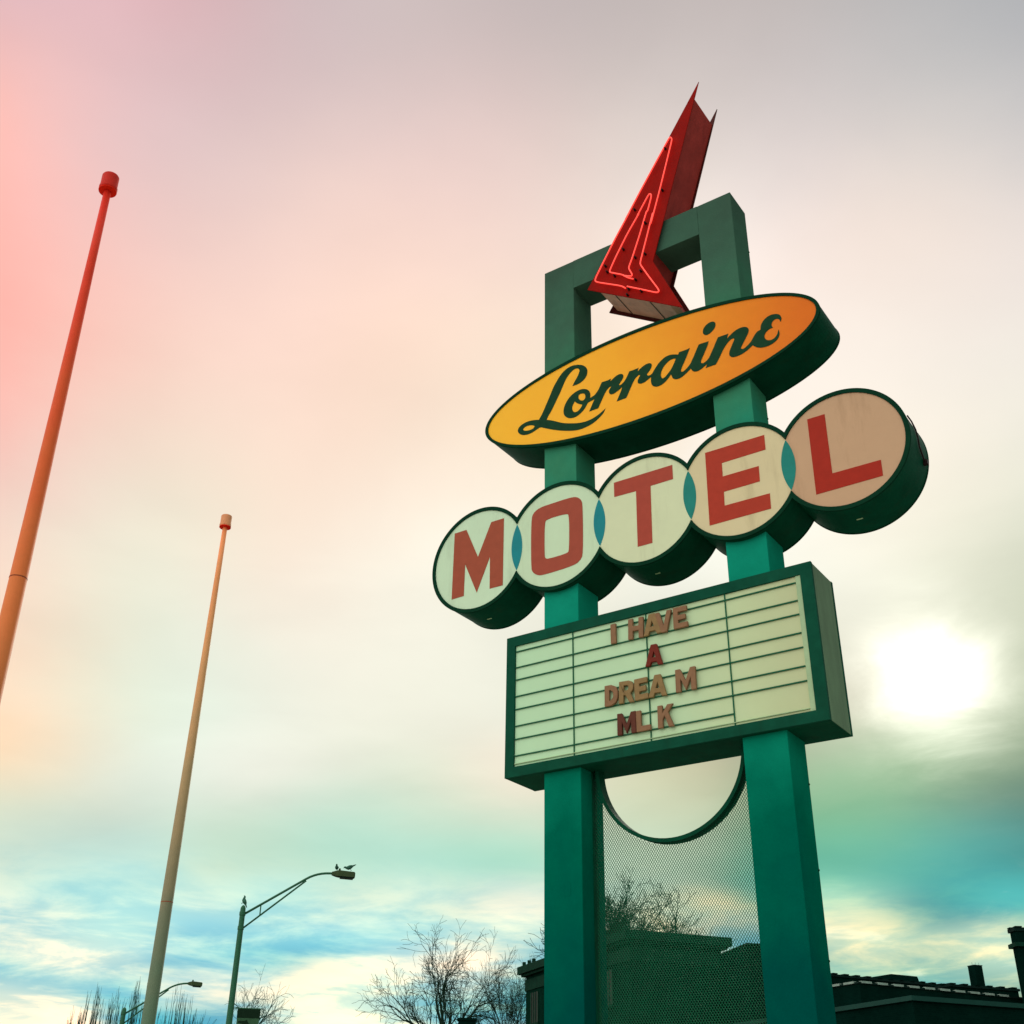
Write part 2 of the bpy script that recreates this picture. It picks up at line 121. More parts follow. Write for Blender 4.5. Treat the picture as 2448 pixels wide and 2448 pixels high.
# low cloud banks: cream cloud against blue-green gaps, only low in the sky
def mixc(f, a, b_):
    n = N.new('ShaderNodeMix'); n.data_type = 'RGBA'; n.clamp_factor = True
    Lk.new(f, n.inputs[0])
    for k, v in ((6, a), (7, b_)):
        if hasattr(v, 'is_output'): Lk.new(v, n.inputs[k])
        else: n.inputs[k].default_value = tuple(v) + (1,)
    return n.outputs[2]
low = mapr(sep.outputs['Z'], 0.225, 0.125)
st1 = noise(plane, 2.3, 9, 0.60, 0.35)
sf = smath('MULTIPLY', smath('SUBTRACT', mapr(st1.outputs['Fac'], 0.36, 0.64), 0.5), low)
tint = N.new('ShaderNodeCombineXYZ')
for i, a_ in enumerate((1.05, 0.45, 0.12)): Lk.new(smath('EXPONENT', smath('MULTIPLY', sf, a_)), tint.inputs[i])
cl = vmath('MULTIPLY', cl, tint.outputs[0])
# soft billow brightness
nC = noise(plane, 2.2, 5, 0.5, 0.3)
bill = smath('MULTIPLY_ADD', nC.outputs['Fac'], 0.24, 0.88)
cl = vmath('SCALE', cl, None, bill)
# veiled sun: a core and two halos in the cloud
ds = vmath('DOT_PRODUCT', vmath('NORMALIZE', vmath('ADD', D0, vmath('SCALE', vmath('SUBTRACT', nB.outputs['Color'], (0.5, 0.5, 0.5)), None, 0.055))), tuple(SUN))
core = smath('MULTIPLY', smath('EXPONENT', smath('MULTIPLY_ADD', ds, 1100, -1100)), 1.25)
halo = smath('MULTIPLY', smath('EXPONENT', smath('MULTIPLY_ADD', ds, 200, -200)), 0.14)
halo2 = smath('MULTIPLY', smath('EXPONENT', smath('MULTIPLY_ADD', ds, 150, -150)), 0.03)
glow = smath('ADD', smath('ADD', core, halo), halo2)
cl = vmath('ADD', cl, vmath('SCALE', (1.0, 0.96, 0.84), None, glow))
bgc = N.new('ShaderNodeBackground'); Lk.new(cl, bgc.inputs['Color']); bgc.inputs['Strength'].default_value = 1.0
sky = N.new('ShaderNodeTexSky'); sky.sky_type = 'NISHITA'; sky.sun_disc = False
sky.sun_elevation = math.asin(SUN.z); sky.sun_rotation = math.atan2(SUN.x, SUN.y)
bgs = N.new('ShaderNodeBackground'); Lk.new(sky.outputs['Color'], bgs.inputs['Color']); bgs.inputs['Strength'].default_value = 0.12
# gaps in the cloud, only low in the sky
gap = noise(plane, 2.6, 7, 0.62, 0.5)
fac = smath('MULTIPLY', smath('MULTIPLY', mapr(gap.outputs['Fac'], 0.54, 0.68), low), 0.07)
mix = N.new('ShaderNodeMixShader'); Lk.new(fac, mix.inputs[0]); Lk.new(bgc.outputs[0], mix.inputs[1]); Lk.new(bgs.outputs[0], mix.inputs[2])
out = N.new('ShaderNodeOutputWorld'); Lk.new(mix.outputs[0], out.inputs['Surface'])

sl = bpy.data.lights.new('sun', 'SUN'); sl.energy = 1.2; sl.angle = R_(10); sl.color = (1.0, 0.93, 0.80)
so = bpy.data.objects.new('sun', sl); COL.objects.link(so)
so.rotation_euler = SUN.to_track_quat('Z', 'Y').to_euler()

# ------------------------------------------------------------------ materials
def mat(name, color, rough=0.6, var=0.12, scale=6.0, metallic=0.0, bump=0.0, stretch=(1, 1, 1), dirt=None, dirt_amt=0.0, spec=0.12, coords='Object'):
    m = bpy.data.materials.new(name); m.use_nodes = True
    t = m.node_tree; b = t.nodes['Principled BSDF']
    b.inputs['Roughness'].default_value = rough; b.inputs['Metallic'].default_value = metallic
    b.inputs['Specular IOR Level'].default_value = spec
    c = t.nodes.new('ShaderNodeTexCoord'); mp = t.nodes.new('ShaderNodeMapping'); mp.inputs['Scale'].default_value = stretch
    t.links.new(c.outputs[coords], mp.inputs[0])
    n = t.nodes.new('ShaderNodeTexNoise'); n.inputs['Scale'].default_value = scale; n.inputs['Detail'].default_value = 8; n.inputs['Roughness'].default_value = 0.65
    t.links.new(mp.outputs[0], n.inputs['Vector'])
    hs = t.nodes.new('ShaderNodeMixRGB'); hs.blend_type = 'MIX'
    hs.inputs[1].default_value = tuple(v * (1 - var) for v in color) + (1,)
    hs.inputs[2].default_value = tuple(min(1, v * (1 + var)) for v in color) + (1,)
    rp = t.nodes.new('ShaderNodeValToRGB'); rp.color_ramp.elements[0].position = 0.3; rp.color_ramp.elements[1].position = 0.7
    t.links.new(n.outputs['Fac'], rp.inputs[0]); t.links.new(rp.outputs[0], hs.inputs[0])
    col = hs.outputs[0]
    if dirt:
        n2 = t.nodes.new('ShaderNodeTexNoise'); n2.inputs['Scale'].default_value = scale * 0.45; n2.inputs['Detail'].default_value = 9; n2.inputs['Roughness'].default_value = 0.7
        mp2 = t.nodes.new('ShaderNodeMapping'); mp2.inputs['Scale'].default_value = (stretch[0] * 3, stretch[1] * 3, stretch[2] * 0.5)
        t.links.new(c.outputs[coords], mp2.inputs[0]); t.links.new(mp2.outputs[0], n2.inputs['Vector'])
        r2_ = t.nodes.new('ShaderNodeValToRGB'); r2_.color_ramp.elements[0].position = 0.52; r2_.color_ramp.elements[1].position = 0.8
        r2_.color_ramp.elements[1].color = (dirt_amt,) * 3 + (1,)
        t.links.new(n2.outputs['Fac'], r2_.inputs[0])
        mx = t.nodes.new('ShaderNodeMixRGB'); mx.inputs[2].default_value = tuple(dirt) + (1,)
        t.links.new(r2_.outputs[0], mx.inputs[0]); t.links.new(col, mx.inputs[1]); col = mx.outputs[0]
    t.links.new(col, b.inputs['Base Color'])
    if bump:
        bp = t.nodes.new('ShaderNodeBump'); bp.inputs['Strength'].default_value = bump; bp.inputs['Distance'].default_value = 0.01
        n3 = t.nodes.new('ShaderNodeTexNoise'); n3.inputs['Scale'].default_value = scale * 6; n3.inputs['Detail'].default_value = 4
        t.links.new(mp.outputs[0], n3.inputs['Vector']); t.links.new(n3.outputs['Fac'], bp.inputs['Height']); t.links.new(bp.outputs[0], b.inputs['Normal'])
    m['base'] = 0
    return m
def ramp_mat(name, axis, lo, hi, stops, rough=0.55, var=0.08, scale=8, spec=0.12, bump=0.0, metallic=0.0):
    """base colour with a tint of light painted into it along one object axis"""
    m = mat(name, (0.5, 0.5, 0.5), rough, var, scale, metallic, bump, spec=spec)
    t = m.node_tree; b = t.nodes['Principled BSDF']
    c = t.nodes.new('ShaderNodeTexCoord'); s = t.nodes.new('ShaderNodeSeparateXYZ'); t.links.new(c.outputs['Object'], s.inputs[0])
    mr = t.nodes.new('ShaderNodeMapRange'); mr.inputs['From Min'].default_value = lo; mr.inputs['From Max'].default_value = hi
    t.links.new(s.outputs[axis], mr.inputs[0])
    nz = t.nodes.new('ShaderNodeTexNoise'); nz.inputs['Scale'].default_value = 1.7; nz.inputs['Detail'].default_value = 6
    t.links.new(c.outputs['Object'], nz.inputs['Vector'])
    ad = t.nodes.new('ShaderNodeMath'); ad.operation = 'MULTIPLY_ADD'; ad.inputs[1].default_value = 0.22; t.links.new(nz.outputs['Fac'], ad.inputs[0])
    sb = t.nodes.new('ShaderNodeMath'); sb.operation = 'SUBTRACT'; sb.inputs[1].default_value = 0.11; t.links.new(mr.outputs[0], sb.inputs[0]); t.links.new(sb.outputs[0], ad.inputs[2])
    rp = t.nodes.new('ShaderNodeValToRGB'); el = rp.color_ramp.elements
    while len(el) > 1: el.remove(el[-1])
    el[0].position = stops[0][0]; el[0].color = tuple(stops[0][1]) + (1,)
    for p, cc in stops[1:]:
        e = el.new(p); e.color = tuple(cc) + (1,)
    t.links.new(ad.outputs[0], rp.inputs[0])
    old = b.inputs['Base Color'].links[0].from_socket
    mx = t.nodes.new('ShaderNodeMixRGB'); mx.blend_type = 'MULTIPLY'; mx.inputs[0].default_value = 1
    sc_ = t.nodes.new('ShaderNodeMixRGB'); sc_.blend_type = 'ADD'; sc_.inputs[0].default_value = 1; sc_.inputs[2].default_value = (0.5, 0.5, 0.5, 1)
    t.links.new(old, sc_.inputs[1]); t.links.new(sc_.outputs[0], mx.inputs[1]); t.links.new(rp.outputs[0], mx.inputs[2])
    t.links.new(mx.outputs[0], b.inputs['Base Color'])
    return m
def brick_mat(name, c1, c2, mortar, scale=4.0):
    m = bpy.data.materials.new(name); m.use_nodes = True
    t = m.node_tree; b = t.nodes['Principled BSDF']; b.inputs['Roughness'].default_value = 1.0; b.inputs['Specular IOR Level'].default_value = 0.0
    c = t.nodes.new('ShaderNodeTexCoord'); br = t.nodes.new('ShaderNodeTexBrick')
    br.inputs['Color1'].default_value = tuple(c1) + (1,); br.inputs['Color2'].default_value = tuple(c2) + (1,); br.inputs['Mortar'].default_value = tuple(mortar) + (1,)
    br.inputs['Scale'].default_value = scale; br.inputs['Mortar Size'].default_value = 0.018
    uv = t.nodes.new('ShaderNodeUVMap'); t.links.new(uv.outputs[0], br.inputs['Vector'])
    n = t.nodes.new('ShaderNodeTexNoise'); n.inputs['Scale'].default_value = 0.7; n.inputs['Detail'].default_value = 8; t.links.new(c.outputs['Object'], n.inputs['Vector'])
    mx = t.nodes.new('ShaderNodeMixRGB'); mx.blend_type = 'MULTIPLY'; mx.inputs[0].default_value = 0.7
    rp = t.nodes.new('ShaderNodeValToRGB'); rp.color_ramp.elements[0].position = 0.3; rp.color_ramp.elements[0].color = (0.45, 0.45, 0.45, 1); rp.color_ramp.elements[1].position = 0.7
    t.links.new(n.outputs['Fac'], rp.inputs[0]); t.links.new(br.outputs['Color'], mx.inputs[1]); t.links.new(rp.outputs[0], mx.inputs[2]); t.links.new(mx.outputs[0], b.inputs['Base Color'])
    return m

E0 = 1 / 0.66          # what a vertical face turned from the sun receives here
M = {}
M['teal'] = ramp_mat('teal_post_paint', 'Z', 0.5, 9.9, [(0.0, lin(0, 54, 54, E0)), (0.2, lin(0, 66, 60, E0)), (0.33, lin(0, 88, 70, E0)), (0.42, lin(6, 112, 90, E0)), (0.6, lin(16, 130, 108, E0)), (0.76, lin(52, 116, 88, E0)), (0.9, lin(56, 92, 76, E0)), (1.0, lin(54, 80, 68, E0))], rough=0.6, bump=0.15, spec=0.0, var=0.12)  # light tint painted into the posts: deep teal below, greyer above
M['dkgreen'] = mat('dark_green_sheet_metal', lin(4, 60, 42, E0), 0.5, 0.22, 5, spec=0.03, bump=0.1, dirt=lin(40, 60, 40), dirt_amt=0.5)
M['rimgreen'] = mat('dark_green_rim_paint', lin(14, 48, 34, E0), 0.6, 0.15, 9, spec=0.0)
M['mesh'] = mat('green_expanded_metal', lin(6, 84, 56, E0), 0.6, 0.15, 9)
M['framegreen'] = mat('dark_green_frame_paint', lin(14, 66, 50, E0), 0.6, 0.18, 7, spec=0.02, dirt=lin(30, 60, 46), dirt_amt=0.4)
M['cabinet'] = mat('weathered_green_cabinet_side', lin(82, 108, 82, E0), 0.5, 0.25, 3, spec=0.06, dirt=lin(40, 66, 48), dirt_amt=0.6, stretch=(1, 1, 0.4), bump=0.1)
M['yellow'] = ramp_mat('yellow_sign_plastic', 'X', -0.7, 2.9, [(0.0, lin(226, 172, 42, E0)), (0.45, lin(224, 158, 34, E0)), (0.75, lin(208, 122, 24, E0)), (1.0, lin(198, 98, 18, E0))], rough=0.35, var=0.04, scale=14)  # warm light tint painted in, deepening to orange on the right
M['script'] = mat('dark_green_vinyl', lin(22, 56, 38, E0), 0.5, 0.15, 12, spec=0.03)
DISC = [(176, 204, 176), (176, 202, 172), (186, 198, 164), (188, 180, 144), (172, 143, 114)]  # light tint put into each disc's base colour, warmer towards the right
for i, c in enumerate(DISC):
    M['disc%d' % i] = mat('light_tinted_white_plastic', lin(*c, E0), 0.38, 0.035, 3, dirt=lin(c[0] - 30, c[1] - 35, c[2] - 40), dirt_amt=0.5)
LET = [(138, 68, 48), (140, 66, 50), (146, 62, 48), (150, 50, 34), (142, 36, 22)]
for i, c in enumerate(LET):
    M['let%d' % i] = mat('faded_red_vinyl', lin(*c, E0), 0.5, 0.07, 14)
M['lens'] = mat('turquoise_vinyl', lin(14, 116, 124, E0), 0.4, 0.08, 8)
M['lens2'] = mat('turquoise_vinyl_less_blue', lin(22, 114, 106, E0), 0.4, 0.08, 8)  # less blue, for the two right-hand inlays
M['panel'] = ramp_mat('marquee_acrylic', 'X', -0.3, 2.45, [(0.0, lin(164, 203, 168, E0)), (0.5, lin(166, 198, 162, E0)), (0.8, lin(172, 190, 150, E0)), (1.0, lin(166, 176, 138, E0))], rough=0.4, var=0.03, scale=5)  # light tint painted across the panels, green to olive
M['track'] = mat('track_metal', lin(20, 82, 56, E0), 0.4, 0.1, 12)
M['trim'] = mat('aluminium_trim', lin(140, 168, 132, E0), 0.35, 0.12, 9)
M['red'] = mat('red_arrow_enamel', lin(126, 16, 10, E0), 0.5, 0.16, 5, spec=0.03, bump=0.1, dirt=lin(110, 15, 12), dirt_amt=0.5)
M['reddark'] = mat('dark_red_plate_back', lin(66, 18, 14, E0), 0.5, 0.2, 4)
M['redside'] = mat('dull_red_arrow_side', lin(142, 50, 46, E0), 0.6, 0.25, 3, spec=0.03, bump=0.15, dirt=lin(70, 24, 26), dirt_amt=0.7)
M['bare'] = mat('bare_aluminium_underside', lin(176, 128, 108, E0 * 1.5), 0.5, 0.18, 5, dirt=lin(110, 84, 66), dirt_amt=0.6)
M['black'] = mat('dark_standoff', (0.02, 0.01, 0.01), 0.5)
M['letter'] = mat('weathered_brown_letter', lin(118, 90, 66, E0), 0.55, 0.14, 20)
M['letter2'] = mat('sun_bleached_letter', lin(120, 100, 66, E0), 0.55, 0.14, 20)
M['letter_red'] = mat('dark_red_letter', lin(96, 34, 24, E0), 0.5, 0.12, 20)
M['letter_dark'] = mat('dark_brown_letter', lin(80, 44, 33, E0), 0.5, 0.12, 20)
def neon_mat():
    m = bpy.data.materials.new('lit_red_neon'); m.use_nodes = True
    b = m.node_tree.nodes['Principled BSDF']; b.inputs['Base Color'].default_value = (0.6, 0.1, 0.08, 1)
    b.inputs['Emission Color'].default_value = (1.0, 0.045, 0.032, 1); b.inputs['Emission Strength'].default_value = 1.25
    return m
M['neon'] = neon_mat()
M['mast'] = ramp_mat('mast_light_tint_paint_a', 'Z', 3.0, 11.2, [(0.0, lin(150, 108, 70, E0)), (0.35, lin(206, 116, 66, E0)), (0.55, lin(204, 92, 50, E0)), (0.75, lin(212, 66, 42, E0)), (1.0, lin(204, 40, 28, E0))], rough=0.5, bump=0.2, scale=12)  # red cast of light put into the paint, stronger towards the top
M['mast2'] = ramp_mat('mast_light_tint_paint_b', 'Z', 3.0, 11.2, [(0.0, lin(80, 108, 88, E0)), (0.2, lin(110, 114, 92, E0)), (0.45, lin(162, 138, 100, E0)), (0.7, lin(206, 150, 100, E0)), (1.0, lin(228, 138, 88, E0))], rough=0.5, bump=0.2, scale=12)  # salmon cast of light put into the upper shaft colour
M['joint'] = mat('mast_joint_brown', lin(130, 66, 44, E0), 0.6)  # brown ring around the shaft joint
M['capa'] = mat('mast_cap_red', lin(190, 40, 30, E0), 0.5, 0.1, 9)
M['capb'] = mat('mast_cap_salmon', lin(208, 140, 100, E0), 0.5, 0.1, 9)
M['capu'] = mat('mast_cap_red_underside', lin(200, 30, 10, E0 * 1.3), 0.6, 0.1, 9)  # redder than the drum above it
M['lamp'] = mat('grey_green_lamp_steel', lin(44, 92, 68, E0), 0.5, 0.14, 9)
M['lamphead'] = mat('brown_green_lamp_head', lin(50, 66, 40, E0), 0.5, 0.14, 9)
M['bird'] = mat('grey_pigeon_feathers', lin(50, 92, 76, E0), 0.7, 0.4, 25)
M['bark'] = mat('dark_bark', (0.012, 0.04, 0.024), 0.9, 0.3, 8, bump=0.3)
M['bark2'] = mat('pale_bark', (0.02, 0.085, 0.065), 0.9, 0.3, 8, bump=0.3)
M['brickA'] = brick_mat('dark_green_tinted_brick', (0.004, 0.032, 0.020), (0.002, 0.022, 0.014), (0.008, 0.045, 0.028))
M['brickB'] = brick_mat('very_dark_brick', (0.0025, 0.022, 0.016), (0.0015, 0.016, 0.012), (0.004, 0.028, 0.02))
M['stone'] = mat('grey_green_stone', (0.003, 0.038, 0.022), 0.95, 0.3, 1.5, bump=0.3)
M['coping'] = mat('pale_coping_stone', (0.30, 0.42, 0.36), 0.8, 0.2, 4)
M['fascia'] = mat('dull_teal_fascia', (0.010, 0.062, 0.048), 0.7, 0.1, 3)
M['roof'] = mat('tar_roof', (0.004, 0.02, 0.016), 0.9, 0.2, 3)
M['pane'] = mat('dark_window_glass', (0.004, 0.02, 0.013), 0.35, 0.1, 3, spec=0.1)
M['wframe'] = mat('pale_window_frame', (0.014, 0.07, 0.045), 0.7, 0.1, 5)
M['banner'] = mat('olive_banner_cloth', (0.05, 0.14, 0.07), 0.8, 0.15, 6)
M['bannerd'] = mat('dark_banner_cloth', (0.008, 0.03, 0.014), 0.8, 0.15, 6)
M['asphalt'] = mat('asphalt', (0.035, 0.05, 0.045), 0.9, 0.25, 2, bump=0.4)
M['concrete'] = mat('concrete_paving', (0.48, 0.43, 0.37), 0.85, 0.15, 1.5, bump=0.3)
M['grass'] = mat('dormant_ground', (0.07, 0.08, 0.05), 0.95, 0.3, 1.0)

# ------------------------------------------------------------------ mesh helpers
def link(name, verts, faces, m, parent=None, smooth=False, mats=None, fmat=None):
    me = bpy.data.meshes.new(name); me.from_pydata(verts, [], faces); me.update()
    bm = bmesh.new(); bm.from_mesh(me); bmesh.ops.recalc_face_normals(bm, faces=bm.faces)
    uvl = bm.loops.layers.uv.new('UVMap')
    for f in bm.faces:
        n = f.normal
        if abs(n.z) > 0.7: a = Vector((1, 0, 0)); b = Vector((0, 1, 0))
        else: a = Vector((-n.y, n.x, 0)).normalized(); b = Vector((0, 0, 1))
        for l in f.loops: l[uvl].uv = (l.vert.co.dot(a), l.vert.co.dot(b))
        f.smooth = smooth
    bm.to_mesh(me); bm.free()
    for mm in (mats or [m]): me.materials.append(mm)
    if fmat:
        for i, k in enumerate(fmat): me.polygons[i].material_index = k
    o = bpy.data.objects.new(name, me); COL.objects.link(o)
    if parent: o.parent = parent
    return o
def bevel(o, w, seg=2):
    md = o.modifiers.new('bevel', 'BEVEL'); md.width = w; md.segments = seg; md.limit_method = 'ANGLE'; md.angle_limit = R_(40)
    return o
class MB:
    def __init__(s): s.v = []; s.f = []
    def add(s, v, f):
        k = len(s.v); s.v += [tuple(p) for p in v]; s.f += [tuple(i + k for i in q) for q in f]; return s
    def box(s, x0, x1, y0, y1, z0, z1, fr=None):
        v = [(x, y, z) for z in (z0, z1) for y in (y0, y1) for x in (x0, x1)]
        if fr: v = [fr(p) for p in v]
        return s.add(v, [(0, 1, 3, 2), (4, 6, 7, 5), (0, 4, 5, 1), (2, 3, 7, 6), (0, 2, 6, 4), (1, 5, 7, 3)])
    def prism(s, outlines, y0, y1):
        """outlines in the x-z plane (first is the border, the rest holes), extruded from y0 to y1"""
        loops = [[Vector((x, 0, z)) for x, z in o] for o in outlines]
        tris = tessellate_polygon(loops); flat = [p for l in loops for p in l]; n = len(flat)
        v = [(p.x, y0, p.z) for p in flat] + [(p.x, y1, p.z) for p in flat]
        f = [tuple(t) for t in tris] + [tuple(i + n for i in reversed(t)) for t in tris]
        k = 0
        for l in loops:
            m_ = len(l)
            for i in range(m_):
                j = (i + 1) % m_; f.append((k + i, k + j, n + k + j, n + k + i))
            k += m_
        return s.add(v, f)
    def tube(s, pts, rad, seg=8, cap=True):
        pts = [Vector(p) for p in pts]; n = len(pts)
        rr = rad if isinstance(rad, (list, tuple)) else [rad] * n
        v = []; f = []; ref = None
        for i, p in enumerate(pts):
            t = (pts[min(i + 1, n - 1)] - pts[max(i - 1, 0)])
            t = t.normalized() if t.length > 1e-9 else Vector((0, 0, 1))
            if ref is None: ref = Vector((0, 0, 1)) if abs(t.z) < 0.9 else Vector((1, 0, 0))
            a = t.cross(ref)
            if a.length < 1e-4: a = t.cross(Vector((0, 1, 0.3)))
            a.normalize(); b = t.cross(a); ref = a.cross(t)
            for k in range(seg):
                an = 2 * math.pi * k / seg; v.append(p + (a * math.cos(an) + b * math.sin(an)) * rr[i])
        for i in range(n - 1):
            for k in range(seg):
                k2 = (k + 1) % seg; f.append((i * seg + k, i * seg + k2, (i + 1) * seg + k2, (i + 1) * seg + k))
        if cap: f.append(tuple(range(seg))[::-1]); f.append(tuple(range((n - 1) * seg, n * seg)))
        return s.add(v, f)
    def lathe(s, prof, cx, cy, seg=32):
        v = []; f = []
        for r, z in prof:
            for k in range(seg):
                a = 2 * math.pi * k / seg; v.append((cx + r * math.cos(a), cy + r * math.sin(a), z))
        for i in range(len(prof) - 1):
            for k in range(seg):
                k2 = (k + 1) % seg; f.append((i * seg + k, i * seg + k2, (i + 1) * seg + k2, (i + 1) * seg + k))
        f.append(tuple(range(seg))[::-1]); f.append(tuple(range((len(prof) - 1) * seg, len(prof) * seg)))
        return s.add(v, f)
    def out(s, name, m, parent=None, smooth=False): return link(name, s.v, s.f, m, parent, smooth)
def smooth_poly(p, it=2, keep=52):
    for _ in range(it):
        n = len(p); q = []
        for i in range(n):
            a, b, c = Vector(p[i - 1]), Vector(p[i]), Vector(p[(i + 1) % n])
            if (b - a).length < 1e-6 or (c - b).length < 1e-6: continue
            ang = math.degrees((b - a).angle(c - b))
            if ang > keep: q.append(tuple(b))
            else: q.append(tuple(b.lerp(a, 0.25))); q.append(tuple(b.lerp(c, 0.25)))
        p = q
    return p
def empty(name, loc, label, cat, group=None):
    o = bpy.data.objects.new(name, None); COL.objects.link(o); o.location = loc
    return tag(o, label, cat, group)
def tag(o, label=None, cat=None, group=None, kind=None):
    if label: o['label'] = label
    if cat: o['category'] = cat
    if group: o['group'] = group
    if kind: o['kind'] = kind
    return o
def arc(cx, cz, r, a0, a1, n): return [(cx + r * math.cos(a0 + (a1 - a0) * i / n), cz + r * math.sin(a0 + (a1 - a0) * i / n)) for i in range(n + 1)]
PI = math.pi

# ------------------------------------------------------------------ ground
g = MB(); g.box(-700, 700, -500, 900, -0.5, 0); tag(g.out('ground', M['grass']), kind='structure')
g = MB(); g.box(-60, 60, 6, 30, -0.1, 0.004); tag(g.out('road', M['asphalt']), kind='structure')
g = MB(); g.box(-14, 20, -16, 6, -0.1, 0.12); tag(g.out('pavement', M['concrete']), kind='structure')

# ------------------------------------------------------------------ motel sign
W, w, d, ZT, HB = 2.1605, 0.36, 0.3526, 9.8264, 0.3634
sign = empty('motel_sign', (W / 2, d / 2, 0.12), 'tall teal motel sign on two posts with yellow oval and white message board', 'motel sign')
OFF = Vector((W / 2, d / 2, 0.12))
def local(o):            # parts are modelled in world coordinates and hang from the sign's base
    o.location = -OFF if o.parent is sign else Vector((0, 0, 0))
    return o
def part(b, name, m, parent=None, smooth=False):
    return local(b.out(name, m, parent or sign, smooth))
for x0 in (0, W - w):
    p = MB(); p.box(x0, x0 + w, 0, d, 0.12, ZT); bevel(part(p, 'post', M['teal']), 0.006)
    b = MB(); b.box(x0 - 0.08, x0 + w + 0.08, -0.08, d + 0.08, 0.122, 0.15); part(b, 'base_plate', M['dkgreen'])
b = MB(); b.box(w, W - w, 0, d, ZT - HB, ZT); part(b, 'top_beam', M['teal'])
for z in (4.05, 3.42, 2.8, 2.2, 9.3, 8.75, 7.35):
    b = MB(); b.tube([(W, d - .02, z), (W + .008, d - .02, z)], [.009, .007], 8); part(b, 'bolt', M['dkgreen'])
for x, z in ((0.22, 3.42), (0.20, 1.9)):
    b = MB(); b.box(x - .03, x + .03, -.0012, .004, z - .05, z + .05); part(b, 'access_cover', M['teal'])

# oval name board
EX, EZ, EA, EB, EYF, EYB = 1.1031, 8.0229, 1.7776, 0.5292, -0.0615, 0.4141
def ell(a, b, n=128): return [(EX + a * math.cos(2 * PI * i / n), EZ + b * math.sin(2 * PI * i / n)) for i in range(n)]
b = MB(); b.prism([ell(EA, EB)], EYF + 0.012, EYB - 0.012); nb = part(b, 'name_board', M['dkgreen'], smooth=False)
b = MB(); b.prism([ell(EA - 0.03, EB - 0.03)], EYF + 0.004, EYF + 0.0125); nf = part(b, 'face', M['yellow'], nb)
b = MB(); b.prism([ell(EA - 0.03, EB - 0.03)], EYB - 0.0125, EYB - 0.004); part(b, 'face', M['yellow'], nb)
for ya, yb in ((EYF - 0.006, EYF + 0.0118), (EYB - 0.0118, EYB + 0.006)):
    b = MB(); b.prism([ell(EA + 0.004, EB + 0.004), ell(EA - 0.0305, EB - 0.0305)[::-1]], ya, yb); part(b, 'rim', M['rimgreen'], nb)
for i, key in enumerate(('L', 'o', 'r', 'r2', 'a', 'i', 'dot', 'n', 'e')):
    b = MB(); b.prism([smooth_poly(o) for o in DATA['script'][key]], EYF + 0.001 - 0.0004 * (i % 3), EYF + 0.0042)
    part(b, 'letter', M['script'], nb)

# MOTEL board: five overlapping discs
KX, KS, KZ, KR, KO, KYF, KYB = -0.726, 0.9032, 6.5786, 0.5142, 0.5472, -0.0552, 0.4077
def union(r):
    al = math.acos(KS / 2 / r); pts = []
    for i in range(5):
        a0 = PI if i == 0 else PI - al; a1 = 0 if i == 4 else al
        pts += arc(KX + i * KS, KZ, r, a0, a1, 40)[(1 if i else 0):]
    for i in range(4, -1, -1):
        a0 = 0 if i == 4 else -al; a1 = -PI if i == 0 else -(PI - al)
        pts += arc(KX + i * KS, KZ, r, a0, a1, 40)[1:]
    return pts[:-1]
b = MB(); b.prism([union(KO)], KYF + 0.012, KYB - 0.012); mb = part(b, 'letter_disc_board', M['dkgreen'])
for ya, yb in ((KYF - 0.006, KYF + 0.0118), (KYB - 0.0118, KYB + 0.006)):
    b = MB(); b.prism([union(KO + 0.004), union(KR)[::-1]], ya, yb); part(b, 'rim', M['rimgreen'], mb)
al = math.acos(KS / 2 / (KR - 0.0005))
for side in (0, 1):
    ya, yb = (KYF + 0.004, KYF + 0.0125) if side == 0 else (KYB - 0.0125, KYB - 0.004)
    for i in range(5):
        cx = KX + i * KS; rr = KR - 0.0005; pts = []
        if i == 0: pts = arc(cx, KZ, rr, al, 2 * PI - al, 60)
        elif i == 4: pts = arc(cx, KZ, rr, -(PI - al), PI - al, 60)
        else: pts = arc(cx, KZ, rr, al, PI - al, 30) + arc(cx, KZ, rr, PI + al, 2 * PI - al, 30)
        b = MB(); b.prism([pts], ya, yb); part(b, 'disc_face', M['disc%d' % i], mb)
for i in range(4):
    c0 = KX + i * KS; c1 = c0 + KS; rr = KR - 0.002; a2 = math.acos(KS / 2 / rr) * 0.985
    pts = arc(c0, KZ, rr, -a2, a2, 24) + arc(c1, KZ, rr, PI - a2, PI + a2, 24)
    b = MB(); b.prism([pts], KYF + 0.0015, KYF + 0.0042); part(b, 'lens_inlay', M['lens' if i < 2 else 'lens2'], mb)
for i, c in enumerate('MOTEL'):
    ps = DATA['block'][c]
    if c == 'O': ps = [smooth_poly(q, 2, 75) for q in ps]
    b = MB(); b.prism(ps, KYF + 0.001, KYF + 0.0042); part(b, 'letter', M['let%d' % i], mb)
cxL = KX + 4 * KS
b = MB(); b.tube([(cxL + (KO + .012) * math.cos(a), y, KZ + (KO + .012) * math.sin(a)) for a, y in [(0.42, .12), (0.3, .12), (0.15, .125), (0.0, .13), (-0.12, .14), (-0.17, .19), (-0.22, .26), (-.24, .29)]], 0.007, 6); part(b, 'cable', M['black'], mb)
b = MB(); b.box(cxL + KO * math.cos(-.24) - 0.005, cxL + KO * math.cos(-.24) + 0.03, .28, .32, KZ + KO * math.sin(-.24) - .02, KZ + KO * math.sin(-.24) + .02); part(b, 'junction_box', M['black'], mb)
for i in (0, 2, 4):
    cx = KX + i * KS; b = MB(); b.box(cx - 0.025, cx + 0.025, 0.15, 0.165, KZ - KO - 0.002, KZ - KO + 0.01); part(b, 'drain_vent', M['trim'], mb)

